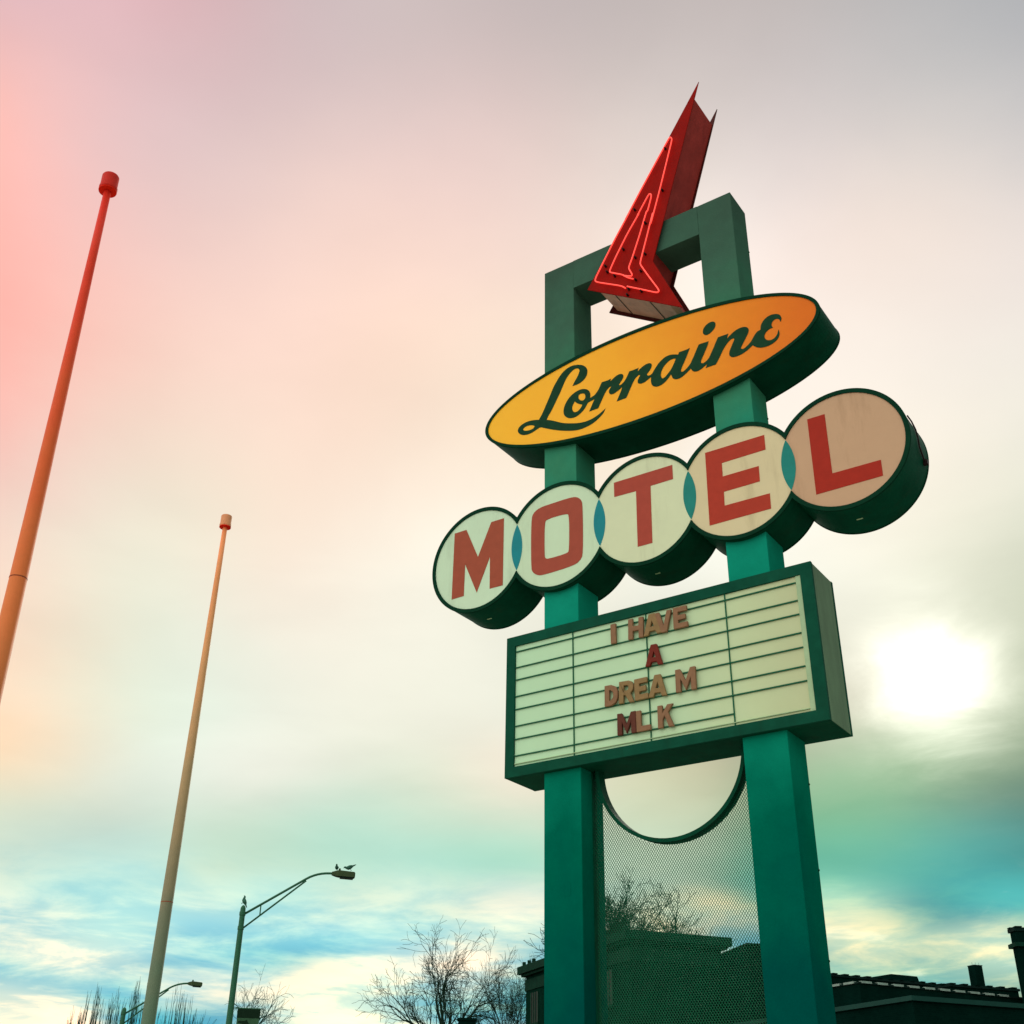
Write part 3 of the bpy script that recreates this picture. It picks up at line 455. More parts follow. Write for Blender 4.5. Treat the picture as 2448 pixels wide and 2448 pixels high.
# message board
X0, X1, Z0, Z1, MYF, MYB = -0.3629, 2.5178, 4.3842, 5.6659, -0.0585, 0.4111
IX0, IX1, IZ0, IZ1 = -0.2746, 2.4223, 4.4689, 5.5756
b = MB(); b.box(X0, X1, MYF + 0.032, MYB - 0.032, Z0, Z1); mq = bevel(part(b, 'message_board', M['cabinet']), 0.004)
rect = lambda a, b_, c, d_: [(a, c), (b_, c), (b_, d_), (a, d_)]
for ya, yb in ((MYF, MYF + 0.0318), (MYB - 0.0318, MYB)):
    b = MB(); b.prism([rect(X0 - .002, X1 + .002, Z0 - .002, Z1 + .002), rect(IX0, IX1, IZ0, IZ1)[::-1]], ya, yb); part(b, 'frame', M['framegreen'], mq)
b = MB(); b.box(X0 + .001, X1 - .001, MYF + .034, MYB - .034, Z0 - 0.003, Z0 - 0.0005); part(b, 'underside_plate', M['dkgreen'], mq)
divs = [IX0, 0.327, 1.0485, 1.773, IX1]
for a, c in zip(divs[:-1], divs[1:]):
    b = MB(); b.box(a + 0.0015, c - 0.0015, MYF + 0.018, MYF + 0.0315, IZ0 + .0005, IZ1 - .0005); part(b, 'panel', M['panel'], mq)
b = MB(); b.box(IX0 + .001, IX1 - .001, MYB - 0.0315, MYB - 0.018, IZ0 + .0005, IZ1 - .0005); part(b, 'panel', M['panel'], mq)
for x in divs[1:-1]:
    b = MB(); b.box(x - 0.005, x + 0.005, MYF + 0.010, MYF + 0.0178, IZ0, IZ1); part(b, 'panel_divider', M['track'], mq)
TZ = [(5.525, 5.515), (5.375, 5.362), (5.257, 5.249), (5.103, 5.094), (4.981, 4.978), (4.831, 4.824), (4.715, 4.706), (4.567, 4.56)]
for i, (za_, zb_) in enumerate(TZ):
    xe = IX1 - 0.045 if i < 7 else 1.768; b = MB(); zz = (za_ + zb_) / 2
    b.box(IX0 + 0.004, xe, MYF + 0.006, MYF + 0.0172, zz - 0.005, zz + 0.005); part(b, 'letter_track', M['track'], mq)
b = MB(); b.box(IX1 - 0.042, IX1 - 0.001, MYF + 0.008, MYF + 0.0175, IZ0 + .001, IZ1 - .001); part(b, 'trim_strip', M['trim'], mq)
b = MB(); b.box(IX0 + .002, IX1 - 0.05, MYF + 0.006, MYF + 0.0175, IZ0 + .022, IZ0 + .028); part(b, 'trim_strip', M['trim'], mq)

# red arrow: two plates over a narrower box, with neon on the front plate
AT = 0.225; AF = d / 2 - AT; AB = d / 2 + AT
out_ = [tuple(p) for p in DATA['arrow']]
def inset(poly, e):
    n = len(poly); res = []; A_ = sum(poly[i][0] * poly[(i + 1) % n][1] - poly[(i + 1) % n][0] * poly[i][1] for i in range(n)); sg = 1 if A_ > 0 else -1
    for i in range(n):
        p0, p1, p2 = (Vector(poly[i - 1]), Vector(poly[i]), Vector(poly[(i + 1) % n]))
        d1 = (p1 - p0).normalized(); d2 = (p2 - p1).normalized()
        n1 = Vector((-d1.y, d1.x)) * sg; n2 = Vector((-d2.y, d2.x)) * sg
        q = n1 + n2; q = q / max(0.15, 1 + n1.dot(n2)); res.append(tuple(p1 + q * e))
    return res
b = MB(); b.prism([out_], AF, AF + 0.012); ar = bevel(part(b, 'arrow', M['red']), 0.002, 1)
b = MB(); b.prism([out_], AB - 0.012, AB); part(b, 'back_plate', M['reddark'], ar)
ins = inset(out_, 0.038)
tip, bl, br, ws = [Vector(p) for p in ins]
tipR = ws + (tip - ws) * 0.935; tipL = bl + (tip - bl) * 0.935
bA = bl + (br - bl) * 0.06; bB = br + (bl - br) * 0.10
lA = bl + (tip - bl) * 0.04; rA = br + (ws - br) * 0.05
body = [tuple(tipR), tuple(tipL), tuple(lA), tuple(bA), tuple(bB), tuple(rA), tuple(ws)]
loops = [Vector((x, 0, z)) for x, z in body]; n = len(body)
v = [(x, AF + 0.0122, z) for x, z in body] + [(x, AB - 0.0122, z) for x, z in body]
tr = tessellate_polygon([loops]); f = [tuple(t) for t in tr] + [tuple(i + n for i in reversed(t)) for t in tr]; fm = [0] * len(f)
for i in range(n):
    j = (i + 1) % n; f.append((i, j, n + j, n + i)); fm.append(1 if i in (2, 3, 4) else 0)
local(link('arrow_box', v, f, None, ar, mats=[M['redside'], M['bare']], fmat=fm))
for t0 in (0.22, 0.72):     # seams of the sheets that close the bottom
    p = bA.lerp(bB, t0); dr = (bB - bA).normalized(); nn = Vector((dr.y, -dr.x)); nn = nn if nn.y < 0 else -nn
    b = MB(); q = [p + nn * 0.004, p + dr * 0.012 + nn * 0.004, p + dr * 0.012 - nn * 0.002, p - nn * 0.002]
    b.prism([[tuple(x) for x in q]], AF + 0.02, AB - 0.02); part(b, 'seam_strip', M['black'], ar)
NY = AF - 0.03
def neon(pts, closed=False):
    q = [tuple(p) for p in pts]
    for _ in range(2):
        r = [q[0]]
        for i in range(1, len(q) - 1):
            a, m_, c = Vector(q[i - 1]), Vector(q[i]), Vector(q[i + 1])
            la = min(0.25, 0.03 / max((m_ - a).length, 1e-6)); lc = min(0.25, 0.03 / max((c - m_).length, 1e-6))
            r += [tuple(m_.lerp(a, la)), tuple(m_.lerp(c, lc))]
        q = r + [q[-1]]
    b = MB(); b.tube([(x, NY, z) for x, z in q], 0.0072, 8); return part(b, 'neon_tube', M['neon'], ar, True)
neon(DATA['neon_outer']); neon(DATA['neon_outer2']); neon(DATA['neon_inner'])
for x, z in DATA['studs'] + [(1.02, 9.02), (1.18, 9.25), (0.80, 9.42)]:
    b = MB(); b.tube([(x, AF + 0.002, z), (x, AF - 0.035, z)], [0.013, 0.009], 8); part(b, 'standoff', M['black'], ar)

# expanded metal screen between the posts
MY = 0.2; CX, CZ, CR = W / 2, 4.392, 0.672
b = MB(); pw, ph, sw = 0.0110, 0.032, 0.0020
x = w; cols = int((W - 2 * w) / pw) + 1
zb0 = 0.62; rows = int((4.39 - zb0) / (ph / 2))
for i in range(cols + 1):
    xc = w + (i + 0.0) * pw
    for j in range(rows):
        sgn = 1 if (i + j) % 2 == 0 else -1
        xa = xc + sgn * pw / 2; xb = xc - sgn * pw / 2
        z0_ = zb0 + j * ph / 2; z1_ = z0_ + ph / 2
        if math.hypot((xa + xb) / 2 - CX, (z0_ + z1_) / 2 - CZ) < CR + 0.004: continue
        if min(xa, xb) < w + 0.001 or max(xa, xb) > W - w - 0.001: continue
        v = [(xa - sw, MY, z0_), (xa + sw, MY, z0_), (xb + sw, MY, z1_), (xb - sw, MY, z1_), (xa - sw, MY + .003, z0_), (xa + sw, MY + .003, z0_), (xb + sw, MY + .003, z1_), (xb - sw, MY + .003, z1_)]
        b.add(v, [(0, 1, 2, 3), (7, 6, 5, 4), (0, 3, 7, 4), (1, 5, 6, 2)])
scr = part(b, 'mesh_screen', M['mesh'])
b = MB(); n = 40; pin = arc(CX, CZ, CR - 0.030, PI + 0.0, 2 * PI, n); pout = arc(CX, CZ, CR, PI, 2 * PI, n)
b.prism([pin + pout[::-1]], MY - 0.05, MY + 0.05); part(b, 'curved_rim', M['dkgreen'], scr)
for x0, x1 in ((w + .0005, w + 0.012), (W - w - 0.012, W - w - .0005)):
    b = MB(); b.box(x0, x1, MY - 0.03, MY + 0.03, zb0, 4.38); part(b, 'side_strip', M['dkgreen'], scr)
b = MB(); b.box(w + .013, W - w - .013, MY - 0.03, MY + 0.03, zb0 - 0.04, zb0); part(b, 'bottom_rail', M['dkgreen'], scr)

# changeable letters hooked on the tracks
def glyph(c, w_, h, t):
    P = lambda *a: [(x * w_, y * h) for x, y in a]; s = t / w_; q = t / h
    if c == 'I': return [P((0, 0), (1, 0), (1, 1), (0, 1))]
    if c == 'H': return [P((0, 0), (s, 0), (s, .5 - q / 2), (1 - s, .5 - q / 2), (1 - s, 0), (1, 0), (1, 1), (1 - s, 1), (1 - s, .5 + q / 2), (s, .5 + q / 2), (s, 1), (0, 1))]
    if c == 'A': return [P((0, 0), (s, 0), (s + .07, .17), (1 - s - .07, .17), (1 - s, 0), (1, 0), (.67, 1), (.33, 1)), P((.40, .38), (.50, .66), (.60, .38))]
    if c == 'V': return [P((.34, 0), (.66, 0), (1, 1), (1 - s, 1), (.5, .33), (s, 1), (0, 1))]
    if c == 'E': return [P((0, 0), (1, 0), (1, q), (s, q), (s, .5 - q / 2), (.86, .5 - q / 2), (.86, .5 + q / 2), (s, .5 + q / 2), (s, 1 - q), (.97, 1 - q), (.97, 1), (0, 1))]
    if c == 'L': return [P((0, 0), (1, 0), (1, q), (s, q), (s, 1), (0, 1))]
    if c == 'D': return [P((0, 0), (.5, 0), (.85, .12), (1, .35), (1, .65), (.85, .88), (.5, 1), (0, 1)), P((s, q), (s, 1 - q), (.45, 1 - q), (1 - s, .62), (1 - s, .38), (.45, q))]
    if c == 'R': return [P((0, 0), (s, 0), (s, .36), (.42, .36), (1 - s, 0), (1, 0), (.76, .42), (.92, .56), (.95, .76), (.85, .93), (.62, 1), (0, 1)), P((s, .56), (s, .8), (.52, .8), (.62, .74), (.62, .62), (.52, .56))]
    if c == 'M': return [P((0, 0), (s, 0), (s, .56), (.5, .03), (1 - s, .56), (1 - s, 0), (1, 0), (1, 1), (1 - s, 1), (.5, .45), (s, 1), (0, 1))]
    if c == 'K': return [P((0, 0), (s, 0), (s, .36), (.44, .52), (1 - s * 1.05, 0), (1, 0), (.66, .66), (1, 1), (1 - s * 1.2, 1), (s, .64), (s, 1), (0, 1))]
LL = ['brown letter I alone at the start of the top line of the message board', 'brown letter H touching the A, first letter of HAVE', 'pale brown letter A between H and V in the top line', 'brown letter V between A and E in the top line', 'brown letter E at the end of the top line, closing HAVE',
      'dark red letter A alone on the second line of the message board', 'brown letter D starting the word DREAM on the third line', 'greenish brown letter R between D and E on the third line', 'yellowish brown letter E between R and A on the third line', 'yellowish brown letter A before the gap in DREA M', 'brown letter M standing apart at the end of the third line',
      'darkest brown letter M starting the bottom line of the message board', 'brown letter L touching the dark M on the bottom line', 'brown letter K standing apart at the end of the bottom line']
LM = ['letter', 'letter', 'letter2', 'letter', 'letter', 'letter_red', 'letter', 'letter2', 'letter2', 'letter2', 'letter', 'letter_dark', 'letter', 'letter']
for i, (c, lx, lz, lw, lh, an) in enumerate(DATA['mletters']):
    pol = glyph(c, lw, lh, 0.044); b = MB(); b.prism(pol, -0.013, 0.011)
    o = bevel(b.out('sign_letter', M[LM[i]]), 0.004, 2)
    o.location = (lx, MYF - 0.006 - 0.0012 * (i % 3), lz); o.rotation_euler = (0, -an * 0.8 if c != 'I' else 0, 0)
    tag(o, LL[i], 'sign letter', 'changeable letters on the message board')

# ------------------------------------------------------------------ tapered masts with drum caps
def mast(x, y, m, mcap, jz, label):
    t = empty('mast', (x, y, 0), label, 'mast', 'tapered masts with drum caps')
    prof = [(.106, 0.125), (.102, 1.5), (.097, 3), (.092, 4), (.087, 5), (.080, 6), (.072, 7), (.063, 8), (.054, 9), (.046, 10), (.040, 10.98)]
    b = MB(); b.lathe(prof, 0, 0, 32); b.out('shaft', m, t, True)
    rj = next(p0[0] + (p1[0] - p0[0]) * (jz - p0[1]) / (p1[1] - p0[1]) for p0, p1 in zip(prof[:-1], prof[1:]) if p0[1] <= jz <= p1[1])
    b = MB(); b.lathe([(rj - .003, jz - .009), (rj + .0025, jz - .006), (rj + .0025, jz + .003), (rj - .003, jz + .006)], 0, 0, 32); b.out('joint_ring', M['joint'], t)
    b = MB(); b.lathe([(.045, 10.98), (.088, 10.985), (.098, 11.0), (.1, 11.015), (.1, 11.03), (.093, 11.035), (.093, 11.19), (.088, 11.2), (.01, 11.205)], 0, 0, 40); c = b.out('cap', mcap, t, False)
    b = MB(); b.lathe([(.046, 10.972), (.097, 10.974), (.1, 10.984), (.046, 10.9845)], 0, 0, 40); b.out('underside', M['capu'], c)
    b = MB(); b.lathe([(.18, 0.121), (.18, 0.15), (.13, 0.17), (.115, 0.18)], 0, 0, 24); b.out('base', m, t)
    return t
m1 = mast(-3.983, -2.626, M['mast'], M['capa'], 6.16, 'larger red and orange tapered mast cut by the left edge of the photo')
m1.rotation_euler = (math.atan(.145 / 11.15), -math.atan(.083 / 11.15), 0)          # it leans by less than a degree
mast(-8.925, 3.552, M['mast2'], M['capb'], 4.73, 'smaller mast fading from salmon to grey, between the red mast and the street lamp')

# ------------------------------------------------------------------ street lamps
def street_lamp(base, top_z, join, head0, head1, hz, r, label, sc=1.0):
    t = empty('street_lamp', (base[0], base[1], 0), label, 'street lamp', 'street lamps along the road')
    B = Vector((base[0], base[1], 0))
    L = lambda p: tuple(Vector(p) - B)
    b = MB(); b.lathe([(r * 1.75, 0.005), (r * 1.7, .3), (r * 1.35, .32), (r, top_z - .35), (r * 1.15, top_z - .34), (r * 1.15, top_z - .22), (r, top_z - .2), (r * .95, top_z - .08), (r * .6, top_z - .01), (r * .2, top_z + .02)], 0, 0, 20); b.out('pole', M['lamp'], t, False)
    dirh = (Vector((head1[0], head1[1], 0)) - B); dirh.normalize()
    jn = Vector(join); J0 = Vector((0, 0, top_z - .28)) + B + dirh * r * .8
    h0 = Vector((head0[0], head0[1], hz))
    mid = [J0.lerp(jn, k) for k in (0, .5, 1)]
    slope = (jn - J0).normalized(); ctrl = jn + slope * (h0 - jn).length * .5; ctrl.z = min(ctrl.z, h0.z + .03)
    cur = [jn.lerp(ctrl, k).lerp(ctrl.lerp(h0, k), k) for k in (.15, .3, .45, .6, .75, .9, 1)]
    b = MB(); b.tube([L(p) for p in mid + cur], 0.042 * sc, 8); b.out('arm', M['lamp'], t, True)
    J1 = Vector((0, 0, top_z - .78)) + B + dirh * r * .8
    b = MB(); b.tube([L(J1), L(jn + Vector((0, 0, -.07)))], 0.032 * sc, 8); br = b.out('brace', M['lamp'], t, True)
    k = .26; pa = J0.lerp(jn, k); pb = J1.lerp(jn, k)
    b = MB(); b.tube([L(pa), L(pb)], 0.024 * sc, 6); b.out('strut', M['lamp'], t)
    for z in (top_z - .28, top_z - .78):
        b = MB(); b.lathe([(r * 1.02, z - .06), (r * 1.18, z - .06), (r * 1.18, z + .06), (r * 1.02, z + .06)], 0, 0, 20); b.out('clamp', M['lamp'], t)
    # cobra head: tapered box
    ang = math.atan2(dirh.y, dirh.x); Lh = (Vector((head1[0], head1[1])) - Vector((head0[0], head0[1]))).length
    o = MB(); hw = .17 * sc
    sec = [(-.05, .09, -.05, .05), (.1 * Lh, .11, -.09, .09), (.25 * Lh, hw, -.10, .12), (.95 * Lh, hw, -.10, .10), (1.0 * Lh, hw * .8, -.07, .07)]
    vv = []
    for sx, hw_, za_, zb_ in sec: vv += [(sx, -hw_, za_), (sx, hw_, za_), (sx, hw_ * .85, zb_), (sx, -hw_ * .85, zb_)]
    ff = []
    for i in range(len(sec) - 1):
        for k in range(4): ff.append((i * 4 + k, i * 4 + (k + 1) % 4, (i + 1) * 4 + (k + 1) % 4, (i + 1) * 4 + k))
    ff += [(3, 2, 1, 0), tuple(range(len(vv) - 4, len(vv)))]
    o.add(vv, ff); hd = o.out('lamp_head', M['lamphead'], t); hd.location = L(h0); hd.rotation_euler = (0, R_(2), ang)
    o = MB(); o.box(.32 * Lh, .92 * Lh, -hw * .8, hw * .8, -.15, -.1005); o.out('glass_cover', M['pane'], hd)
    o = MB(); o.lathe([(.04, .118), (.04, .2), (.03, .21)], .28 * Lh, 0, 10); o.out('photocell', M['lamphead'], hd)
    return t, ang
L1, angl = street_lamp((-27.92, 22.53), 9.38, (-26.41, 24.10, 10.46), (-25.71, 24.78), (-25.1, 25.34), 10.70, .098, 'nearer street lamp with pigeons on its head and a banner on its pole')
L2, _ = street_lamp((-51.5, 36.45), 8.28, (-50.11, 38.16, 9.38), (-49.45, 38.95), (-48.95, 39.52), 9.68, .115, 'farther street lamp half hidden behind the salmon and grey mast', 1.15)

def bird(loc, yaw, pitch, s, label):
    # one continuous lathe-like body along a bent spine, from tail tip to beak, with thin legs
    sp = [(-.20, 0, -.02, .006), (-.16, 0, -.012, .016), (-.10, 0, 0, .024), (-.06, 0, .01, .045), (0, 0, .02, .062), (.05, 0, .035, .058), (.085, 0, .065, .036), (.10, 0, .09, .030), (.115, 0, .105, .028), (.135, 0, .108, .018), (.15, 0, .104, .007), (.168, 0, .098, .002)]
    b = MB(); b.tube([(x, y, z) for x, y, z, r in sp], [r for *_, r in sp], 12)
    for sy in (-.018, .018): b.tube([(.01, sy, -.03), (.012, sy, -.075)], .004, 5); b.tube([(-.005, sy, -.077), (.035, sy, -.077)], .003, 5)
    b.tube([(-.09, .035, .02), (-.03, .05, .035), (.03, .045, .045)], [.004, .02, .014], 6); b.tube([(-.09, -.035, .02), (-.03, -.05, .035), (.03, -.045, .045)], [.004, .02, .014], 6)
    o = b.out('pigeon', M['bird'], None, True); o.location = loc; o.rotation_euler = (0, pitch, yaw); o.scale = (s,) * 3
    tag(o, label, 'bird', 'pigeons on the lamps')
hb = Vector((math.cos(angl), math.sin(angl), 0)); hd0 = Vector((-25.71, 24.78, 10.70))
bird(tuple(hd0 + hb * .62 + Vector((0, 0, .24))), angl + PI, R_(38), 1.3, 'pigeon bending with raised tail near the tip of the lamp head')
bird(tuple(hd0 + hb * .12 + Vector((0, 0, .20))), angl - 1.7, 0, 1.1, 'pigeon sitting upright at the back of the nearer lamp head')
bird((-27.92, 22.53, 9.38 + .13), angl + PI - .4, -R_(50), 1.25, 'pigeon perched on the rounded top of the lamp pole')

# banner bracketed to the near lamp pole
bn = empty('street_banner', (-27.85, 22.6, 3.4), 'olive street banner with dark bird emblem bracketed to the nearer lamp pole', 'banner')
bo = Vector((-27.85, 22.6, 3.4)); bdir = Vector((.70, .714, 0)).normalized(); bnor = Vector((bdir.y, -bdir.x, 0))
def bl_(pt): return tuple(bdir * pt[0] + bnor * pt[1] + Vector((0, 0, pt[2])))
b = MB(); b.box(0, .98, -.015, .015, 2.50, 2.53, bl_); b.out('bracket', M['lamp'], bn)
b = MB(); b.box(.14, .94, -.012, .012, 2.20, 2.499, bl_); b.out('header', M['bannerd'], bn)
b = MB(); b.box(.15, .92, -.010, .010, .5, 2.198, bl_); pn = b.out('cloth', M['banner'], bn)
em = [(.22, 1.98), (.42, 1.99), (.5, 2.03), (.56, 1.93), (.66, 1.86), (.6, 1.80), (.63, 1.66), (.52, 1.74), (.40, 1.82), (.24, 1.86), (.36, 1.90), (.2, 1.93)]
em = [(x, z + .12) for x, z in em]
k = len(em); vv = [bl_((x, .0115, z)) for x, z in em] + [bl_((x, .0160, z)) for x, z in em]
tt = tessellate_polygon([[Vector((x, 0, z)) for x, z in em]])
ff = [tuple(t) for t in tt] + [tuple(i + k for i in t) for t in tt] + [(i, (i + 1) % k, k + (i + 1) % k, k + i) for i in range(k)]
link('emblem', vv, ff, M['bannerd'], pn)
b = MB(); b.box(0, .96, -.015, .015, .46, .49, bl_); b.out('bracket', M['lamp'], bn)

# ------------------------------------------------------------------ bare trees
def tree(loc, height, spread, label, seed, trunk_h, r0, width, limbs=6, depth=6, upright=0.5, m=None, group='bare winter trees', twig=0.010, droop=0.0, name='bare_tree', fork=2, wobble=1.0, limb_len=(.40, .56)):
    rnd = random.Random(seed); m = m or M['bark']
    t = empty(name, (loc[0], loc[1], 0), label, 'tree', group)
    tb = MB(); cb = MB()
    pts = [(0, 0, 0.002)]; x = y = 0
    for i in range(1, 5):
        x += rnd.uniform(-.05, .05) * trunk_h * .3; y += rnd.uniform(-.05, .05) * trunk_h * .3; pts.append((x, y, trunk_h * i / 4))
    tb.tube(pts, [r0 * 1.35, r0 * 1.05, r0, r0 * .95, r0 * .85], 10); tb.out('trunk', m, t, True)
    top = Vector(pts[-1])
    def grow(p, dirv, length, r, lv):
        n = 4 if lv < 3 else 3; q = [p]; dv = dirv.copy(); rad = [r]; kids = []
        for i in range(n):
            wob = wobble * (0.09 + 0.035 * lv)
            dv = (dv + Vector((rnd.gauss(0, wob), rnd.gauss(0, wob), rnd.gauss(0, wob) + 0.07 * upright - droop * lv * .03))).normalized()
            q.append(q[-1] + dv * length / n); rad.append(max(twig * .6, r * (1 - .34 * (i + 1) / n))); kids.append((q[-1].copy(), dv.copy(), rad[-1]))
        cb.tube(q, rad, 6 if lv < 2 else (4 if lv < 4 else 3), cap=False)
        if lv >= depth: return
        for i, (kp, kd, kr) in enumerate(kids):
            last = i == len(kids) - 1
            cnt = fork if last else (1 if rnd.random() < (.8 if lv < depth - 1 else .95) else 0)
            for c in range(cnt):
                ax = Vector((rnd.gauss(0, 1), rnd.gauss(0, 1), rnd.gauss(0, 1))).cross(kd)
                if ax.length < 1e-3: continue
                ax.normalize(); an = rnd.uniform(.3, .6) if last else rnd.uniform(.45, .95)
                nd = (Matrix.Rotation(an, 3, ax) @ kd); nd.z += upright * .25; nd.normalize()
                grow(kp, nd, length * rnd.uniform(.55, .8), max(twig * .7, kr * rnd.uniform(.5, .75)), lv + 1)
    tot = height - trunk_h
    for i in range(limbs):
        a = 2 * PI * (i + rnd.uniform(-.3, .3)) / limbs; el = rnd.uniform(.55, 1.0) if i % 3 else 1.25
        dv = Vector((math.cos(a) * math.cos(el) * spread, math.sin(a) * math.cos(el) * spread, math.sin(el))).normalized()
        st = top - Vector((0, 0, rnd.uniform(0, trunk_h * .25)))
        grow(st, dv, tot * rnd.uniform(*limb_len), r0 * rnd.uniform(.45, .7), 1)
    zs = sorted(v[2] for v in cb.v); zm = zs[int(len(zs) * .997)]; rs = sorted(math.hypot(v[0], v[1]) for v in cb.v); rm = rs[int(len(rs) * .985)]
    kz = (height - trunk_h) / (zm - trunk_h); kr = width / 2 / rm
    cb.v = [(v[0] * (kr if v[2] > trunk_h * .7 else 1), v[1] * (kr if v[2] > trunk_h * .7 else 1), trunk_h + (v[2] - trunk_h) * (kz if v[2] > trunk_h else 1)) for v in cb.v]
    cb.out('crown', m, t)
    return t
tree((-47.44, 60.07), 15.3, 1.6, 'big spreading bare tree standing left of the brick building with the cornice', 11, 8.7, .30, 10.8, 7, 5, .25, twig=.026, limb_len=(.5, .75))
tree((-46.25, 65.91), 14.2, 1.0, 'smaller bare tree wedged between the big spreading tree and the brick building', 5, 8.0, .18, 6.5, 7, 5, .5, twig=.022, limb_len=(.5, .7))
tree((-42.45, 75.41), 20.4, 1.35, 'tall bare tree rising behind the brick building, seen through the mesh screen', 23, 12.5, .34, 15.5, 20, 5, .3, twig=.036, limb_len=(.5, .7))
tree((-34.59, 30.05), 8.4, 1.0, 'thin pale bare tree behind the banner of the nearer lamp', 31, 5.4, .10, 4.6, 6, 4, .4, M['bark2'], twig=.012, wobble=1.3)

def pollard(x, y, tops, label, seed):
    rnd = random.Random(seed); t = empty('poplar_tree', (x, y, 0), label, 'tree', 'bare upright poplars')
    b = MB(); b.tube([(0, 0, .002), (.03, 0, 3), (0, .05, 6)], [.28, .22, .16], 8); b.out('trunk', M['bark'], t, True)
    b = MB()
    for i in range(21):
        a = rnd.uniform(0, 2 * PI); rr = rnd.uniform(.1, 1.0); h = tops * 1.07 * rnd.uniform(.86, 1.0) - rr * .7
        x1 = math.cos(a) * rr; y1 = math.sin(a) * rr; pts = []
        for k in range(7):
            s = k / 6; pts.append((x1 * min(1, .25 + s * 1.6) + rnd.gauss(0, .02), y1 * min(1, .25 + s * 1.6) + rnd.gauss(0, .02), 4.5 + rnd.uniform(0, .1) + (h - 4.5) * s))
        b.tube(pts, [.05, .045, .038, .032, .026, .018, .008], 4, cap=False)
        for k in range(3):
            s = rnd.uniform(.4, .95); z = 4.5 + (h - 4.5) * s; an = rnd.uniform(0, 2 * PI)
            b.tube([(x1, y1, z), (x1 + math.cos(an) * .10, y1 + math.sin(an) * .10, z + .35), (x1 + math.cos(an) * .13, y1 + math.sin(an) * .13, z + rnd.uniform(.6, .9))], [.014, .011, .006], 3, cap=False)
    b.out('crown', M['bark2'], t); return t
for i, (px_, py_, tz, lb) in enumerate([(-67.35, 45.2, 9.6, 'short bare poplar, leftmost of the row'), (-66.7, 46.1, 10.9, 'bare poplar of upright shoots, second from the left end of the row'), (-66.0, 47.0, 10.4, 'bare poplar of upright shoots just left of the farther lamp pole'),
        (-65.1, 48.15, 11.3, 'tallest bare poplar, between the farther lamp pole and the salmon and grey mast'), (-64.0, 49.6, 9.6, 'low bare poplar just right of the salmon and grey mast'), (-63.35, 50.4, 11.0, 'bare poplar of dense shoots against blue sky right of the mast'), (-62.6, 51.3, 9.5, 'short bare poplar at the right end of the row')]):
    pollard(px_, py_, tz, lb, 40 + i)

# ------------------------------------------------------------------ buildings
def frame(o, u):          # local (along u, into the building, up) to world
    u = Vector((u[0], u[1], 0)).normalized(); n = Vector((-u.y, u.x, 0)); O = Vector((o[0], o[1], 0))
    return u, n, (lambda p: tuple(u * p[0] + n * p[1] + Vector((0, 0, p[2]))))

# brick building with cornice: near corner, long left wall, short right wall
t = empty('brick_building', (-26.10, 47.80, 0), 'dark brick building with bracketed stone cornice behind the sign posts', 'building')
u = Vector((-13.24, 9.22, 0)).normalized(); n_ = Vector((-u.y, u.x, 0)); n_ = n_ if n_.dot(Vector((3.6, 5.3, 0))) > 0 else -n_
fa = lambda p: tuple(u * p[0] + n_ * p[1] + Vector((0, 0, p[2])))
o_ = .45
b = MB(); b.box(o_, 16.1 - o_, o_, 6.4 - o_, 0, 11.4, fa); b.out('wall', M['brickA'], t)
b = MB(); b.box(0, 16.1, 0, 6.4, 11.55, 12.0, fa); cn = b.out('cornice', M['stone'], t)
b = MB(); b.box(.2, 15.9, .2, 6.2, 11.4, 11.549, fa); b.out('bed_moulding', M['stone'], cn)
b = MB(); b.box(o_ - .06, 16.1 - o_ + .06, o_ - .06, 6.4 - o_ + .06, 10.55, 11.2, fa); b.out('frieze', M['stone'], t)
for s in [15.6, 14.7, 13.9, 11.8, 10.6, 9.9, 7.7, 5.2, 2.9, .6]:
    b = MB(); b.box(s - .09, s + .09, .2, .38, 12.0, 12.28, fa); b.out('finial', M['stone'], cn)
for row, z in enumerate((8.6, 5.2, 1.8)):
    for s in (14.1, 11.4, 8.7, 6.0, 3.3):
        b = MB(); b.box(s - .62, s + .62, o_ - .03, o_ + .02, z, z + 1.75, fa); wf = b.out('window', M['pane'], t)
        b = MB()
        for a, c in ((-.64, -.56), (-.2, -.14), (.14, .2), (.56, .64)): b.box(s + a, s + c, o_ - .06, o_ - .031, z, z + 1.75, fa)
        b.out('window_frame', M['wframe'], wf)
        b = MB(); b.box(s - .75, s + .75, o_ - .12, o_ - .001, z - .14, z - .005, fa); b.out('sill', M['stone'], wf)

def block(name, o, u, Lu, Ln, h, m, label, cop=None, cop_h=.16, dash=False, cat='building', tiles=True, back=1):
    t = empty(name, (o[0], o[1], 0), label, cat)
    u = Vector((u[0], u[1], 0)).normalized(); nn = Vector((-u.y, u.x, 0)) * back
    fr = lambda p: tuple(u * p[0] + nn * p[1] + Vector((0, 0, p[2])))
    b = MB(); b.box(0, Lu, 0, Ln, 0, h - cop_h, fr); b.out('wall', m, t)
    if cop:
        b = MB()
        b.box(-.08, Lu + .08, -.08, Ln + .08, h - cop_h + .001, h - .03, fr); cc = b.out('coping', cop, t)
        rnd = random.Random(len(label)); b = MB(); s = 0
        while s < Lu:
            b.box(s, min(s + .34, Lu), -.13, .25, h - .029, h + .03, fr); s += .85
        s = 0
        while s < Ln:
            b.box(-.13, .25, s + .3, min(s + .64, Ln + .6), h - .029, h + .03, fr); s += .85
        b.out('ridge_tile', m, cc)
    return t, fr
